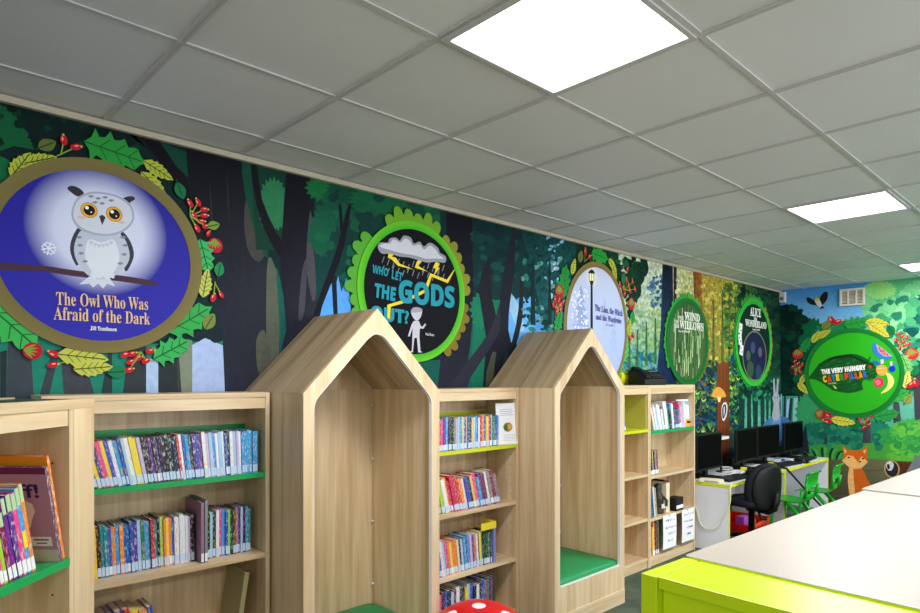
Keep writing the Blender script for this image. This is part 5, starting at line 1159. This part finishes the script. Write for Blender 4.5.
# ================================================================= green moulded chairs
def green_chair():
    t = thing('school_chair', 'left green moulded school chair at the further desk', 'chair', (6.86, 2.16, 0), R(-2), 'green school chairs at the further desk')
    w = .165
    sec = [(.34, .338), (.30, .352), (.2, .350), (.1, .345), (.03, .35), (-.005, .375), (-.02, .43)]
    sec2 = [(-.02, .43), (-.03, .50), (-.045, .58), (-.055, .645)]
    def shell(sec, wf):
        m = MB(); n = len(sec); th = .010
        for off in (0, 1):
            for i, (y, z) in enumerate(sec):
                a_, b_ = sec[max(i - 1, 0)], sec[min(i + 1, n - 1)]; dy, dz = b_[0] - a_[0], b_[1] - a_[1]; l = math.hypot(dy, dz); ny, nz = -dz / l * th * off * -1, dy / l * th * off * -1
                for k in range(9):
                    u = k / 4 - 1; m.v.append((u * wf(i / (n - 1)), y + ny + .018 * u * u * (.6 if z > .40 else 0), z - nz + .006 * u * u * (z < .36)))
        for off in (0, 1):
            for i in range(n - 1):
                for k in range(8):
                    q = [off * n * 9 + i * 9 + k, off * n * 9 + i * 9 + k + 1, off * n * 9 + (i + 1) * 9 + k + 1, off * n * 9 + (i + 1) * 9 + k]; m.face(q if off == 0 else q[::-1], 0, True)
        for i in range(n - 1):
            for k in (0, 8): a0 = i * 9 + k; m.face([a0, a0 + 9, n * 9 + a0 + 9, n * 9 + a0])
        for k in range(8):
            for i in (0, n - 1): a0 = i * 9 + k; m.face([a0, a0 + 1, n * 9 + a0 + 1, n * 9 + a0])
        return m
    shell(sec, lambda q: w * (1 - .12 * q)).build('seat', M['chairgreen'], t)
    # backrest with a hand slot: two uprights and an upper panel
    b_ = shell([(-.037, .505), (-.045, .58), (-.055, .64)], lambda q: w * .95).build('backrest', M['chairgreen'], t)
    for s in (-1, 1): MB().tube([(s * .135, -.012, .40), (s * .142, -.026, .46), (s * .145, -.034, .52)], .016, 8).build('back_upright', M['chairgreen'], t)
    MB().tube([(-w * .95, -.052, .642), (0, -.066, .648), (w * .95, -.052, .642)], .011, 8).build('top_rim', M['chairgreen'], t)
    for s in (-1, 1):
        MB().tube([(s * .15, .27, .335), (s * .165, .31, .0)], [.019, .014], 8).build('leg', M['chairgreen'], t); MB().tube([(s * .15, .14, .335), (s * .155, .02, .2), (s * .17, -.12, .0)], [.021, .02, .014], 8).build('leg', M['chairgreen'], t)
    return t
c1 = green_chair(); c2 = copy_tree(c1); c2.location = (7.64, 2.16, 0); c2.rotation_euler = (0, 0, R(3)); c2['label'] = 'right green moulded school chair nearest the far wall'
# ================================================================= black desk phone on the last bookcase
t = thing('desk_phone', 'black desk phone on top of the last bookcase', 'telephone', (4.98, 2.86, ZT + .0008), R(-14))
MB().prism([(-.1, 0), (.1, 0), (.1, .05), (.02, .115), (-.07, .135), (-.1, .12)], lambda u, v, q: (q, -u, v), -.13, .13).build('phone_body', M['black'], t, bevel=.006)
hs = MB().prism(smooth_loop([(-.1, .0), (-.105, .03), (-.06, .045), (.06, .045), (.105, .03), (.1, 0), (.06, .0), (.05, .018), (-.05, .018), (-.06, 0)], 3), lambda u, v, q: (q, u * .95, v), -.025, .025).build('handset', M['black'], t, (-.095, -.01, .088), 0, (R(-26) * -1, 0, 0))
m = MB()
fn_ = lambda u, v: Matrix.Translation((u, -.062 - 0, 0)) 
for i in range(4):
    for j in range(3):
        fz = .2 + .22 * j; y = -.095 + .075 * fz; z = .055 + .06 * fz; m.box(-.02 + i * .03, -.002 + i * .03, y - .008, y + .004, z - .002, z + .005)
m.build('keypad', M['dark'], t)
MB().box(.0, .10, -.018, .03, .1165, .1215).build('display', M['grey'], t)
# ================================================================= vent, sensor
t = thing('air_vent', 'cream louvred air vent high on the far wall', 'vent', (L - .0105, 2.205, 2.535), -math.pi / 2)
wv, hv = .13, .10
m = MB(); m.box(-wv, wv, -.022, -.001, hv - .022, hv).box(-wv, wv, -.022, -.001, -hv, -hv + .022).box(-wv, -wv + .022, -.022, -.001, -hv + .022, hv - .022).box(wv - .022, wv, -.022, -.001, -hv + .022, hv - .022)
for x in (-.043, .043): m.box(x - .008, x + .008, -.02, -.001, -hv + .022, hv - .022)
m.build('frame', M['vent'], t); MB().box(-wv + .02, wv - .02, -.004, -.001, -hv + .02, hv - .02).build('dark_backing', M['ventd'], t)
for x0, x1 in ((-wv + .023, -.052), (-.034, .034), (.052, wv - .023)):
    m = MB()
    for k in range(9): z = -hv + .032 + k * .0165; m.prism([(-.018, z), (-.006, z + .010), (-.006, z + .0125), (-.018, z + .0025)], lambda u, v, q: (q, u, v), x0, x1)
    m.build('louvre', M['vent'], t)
t = thing('motion_sensor', 'small white motion sensor box in the far corner below the ceiling', 'sensor', (L - .0105, 2.972, 2.605), -math.pi / 2)
MB().box(-.04, .035, -.05, -.001, -.075, .06).build('sensor_body', M['bluewhite'], t, bevel=.008); MB().grid(lambda u, v: (.024 * math.sin((u - .5) * 2.6), -.048 - .014 * math.cos((u - .5) * 2.6), -.045 + .04 * v), 10, 2).build('lens', M['grey'], t)
# ================================================================= lime and birch units in the right foreground
CT = 1.21; CR = R(-2.3); CP = (1.275, .645, 0)
t = thing('lime_display_unit', 'lime green end display unit in the right foreground', 'display unit', CP, CR)
WY = .82; XD = .164
MB().box(-XD, -.001, -.034, 0, 0, CT - .004).build('side_panel', M['lime'], t, bevel=.0012); MB().box(-XD, -.001, -WY, -WY + .034, 0, CT - .004).build('side_panel', M['lime'], t)
MB().box(-XD + .004, -.001, -WY + .0345, -.036, CT - .027, CT - .0042).build('top_panel', M['lime'], t, bevel=.001)
MB().box(-XD + .022, -XD + .036, -WY + .0345, -.0355, .08, CT - .0275).build('back_panel', M['lime'], t); MB().box(-XD + .004, -XD + .02, -WY + .0345, -.0355, 0, .08).build('plinth', M['lime'], t)
for z in (.45, .8): MB().box(-XD + .004, -XD + .0215, -WY + .0345, -.0355, z - .018, z).build('shelf', M['lime'], t)
def counter(name_label, loc, w, top, ex=0.0):
    t = thing('birch_counter', name_label, 'counter', loc, CR)
    o = MB().prism(fillet([(0, -WY), (w, -WY), (w, ex), (0, ex)], [0, 0, .003, .012]), XY, top - .024, top).build('worktop', M['top'], t)
    MB().box(-.0012, -.0001, -WY, ex - .013, top - .024, top - .0015).build('lime_end_edging' if ex == 0 else 'end_edging', M['lime'] if ex == 0 else M['top'], o)
    for x in (.003, w - .023): MB().box(x, x + .02, -WY + .01, -.006, 0, top - .0245).build('end_panel', M['wv'], t)
    MB().box(.0235, w - .0235, -WY + .012, -WY + .03, .0, top - .0245).build('back_panel', M['wv'], t); MB().box(.0235, w - .0235, -.03, -.014, 0, .08).build('plinth', M['wh'], t)
    for z in (.1, .48, .84): MB().box(.0235, w - .0235, -WY + .031, -.012, z - .02, z).build('shelf', M['wh'], t)
counter('pale birch topped counter in the right foreground, nearest the camera', CP, 1.165, CT)
cr_, sr_ = math.cos(CR), math.sin(CR)
counter('second birch topped counter, beyond the nearest one', (CP[0] + 1.168 * cr_, CP[1] + 1.168 * sr_, 0), 1.2, CT + .004, .010)
# grey chair mostly beyond the right edge
t = thing('grey_chair', 'dark grey chair back seen beyond the counters at the right edge', 'chair', (6.30, 1.50, 0), R(0))
for s in (-1, 1):
    for y0, y1 in ((.18, .2), (-.16, -.22)): MB().tube([(s * .18, y0, .44), (s * .2, y1, 0)], .012, 8).build('leg', M['dark'], t)
MB().prism(fillet([(-.22, -.2), (.22, -.2), (.22, .22), (-.22, .22)], .06), XY, .441, .456).build('seat', M['grey'], t)
MB().grid(lambda u, v: (-.21 + .42 * u, -.2 - .22 * v + .06 * (2 * u - 1) ** 2, .46 + .50 * v), 10, 6).build('backrest', M['grey'], t)
o = t.children[-1]; md = o.modifiers.new('thickness', 'SOLIDIFY'); md.thickness = .012
# ================================================================= lights, world, camera
for (x, y), lab in zip(LIGHT, ('largest square ceiling light panel, nearest the camera', 'middle ceiling light panel, above the computer desks', 'furthest ceiling light panel, cut by the right edge of the photo')):
    t = thing('ceiling_light', lab, 'light', (x + .299, y + .3, H - .004), 0, 'flush ceiling light panels')
    m = MB()
    for q in ((-.295, -.272, -.29, .29), (.272, .295, -.29, .29), (-.272, .272, -.29, -.272), (-.272, .272, .272, .29)): m.box(*q, -.003, .012)
    m.build('frame', M['tbar'], t)
    MB().box(-.272, .272, -.272, .272, .004, .01).build('diffuser', PANEL, t)
def area(name, loc, s, e, rot=(0, 0, 0), c=(1, .98, .95), sy=None):
    l = bpy.data.lights.new(name, 'AREA'); l.shape = 'RECTANGLE'; l.size = s; l.size_y = sy or s; l.energy = e; l.color = c
    o = bpy.data.objects.new(name, l); COL.objects.link(o); o.location = loc; o.rotation_euler = rot
    return o
for x, y in LIGHT: area('panel_lamp', (x + .299, y + .3, H - .009), .54, PW)
for x in (-1.33, 1.67, 4.66, 7.65): area('panel_lamp', (x, -1.76, H - .02), .54, PW)  # unseen lamps on the same ceiling grid, added for fill; no panels modelled
for x in (2.8, 5.2, 7.2): area('fill_light', (x, YR + .03, 1.55), 2.0, WW, (math.pi / 2, 0, 0), (.93, .97, 1.0), 1.5)  # unseen fill lights added along the right wall; no windows there
area('fill_light', (XB + .03, -.6, 1.5), 2.0, WB, (0, -math.pi / 2, 0), (.93, .97, 1.0), 1.6)  # unseen fill light added to brighten the lime unit's end face
wd = bpy.data.worlds.new('world'); scn.world = wd; wd.use_nodes = True
wd.node_tree.nodes['Background'].inputs[0].default_value = (.8, .85, .9, 1); wd.node_tree.nodes['Background'].inputs[1].default_value = .2
cd = bpy.data.cameras.new('camera'); cam = bpy.data.objects.new('camera', cd); COL.objects.link(cam)
cam.location = (0, 0, CAMH); cam.rotation_euler = (math.pi / 2, 0, YAW - math.pi / 2)
cd.sensor_width = 36; cd.lens = 36 * F / 920; cd.shift_x = 0; cd.shift_y = (HY - 306.5) / 920; cd.clip_start = .02
scn.camera = cam
scn.view_settings.view_transform = 'Standard'; scn.view_settings.look = 'None'; scn.view_settings.exposure = EXPO
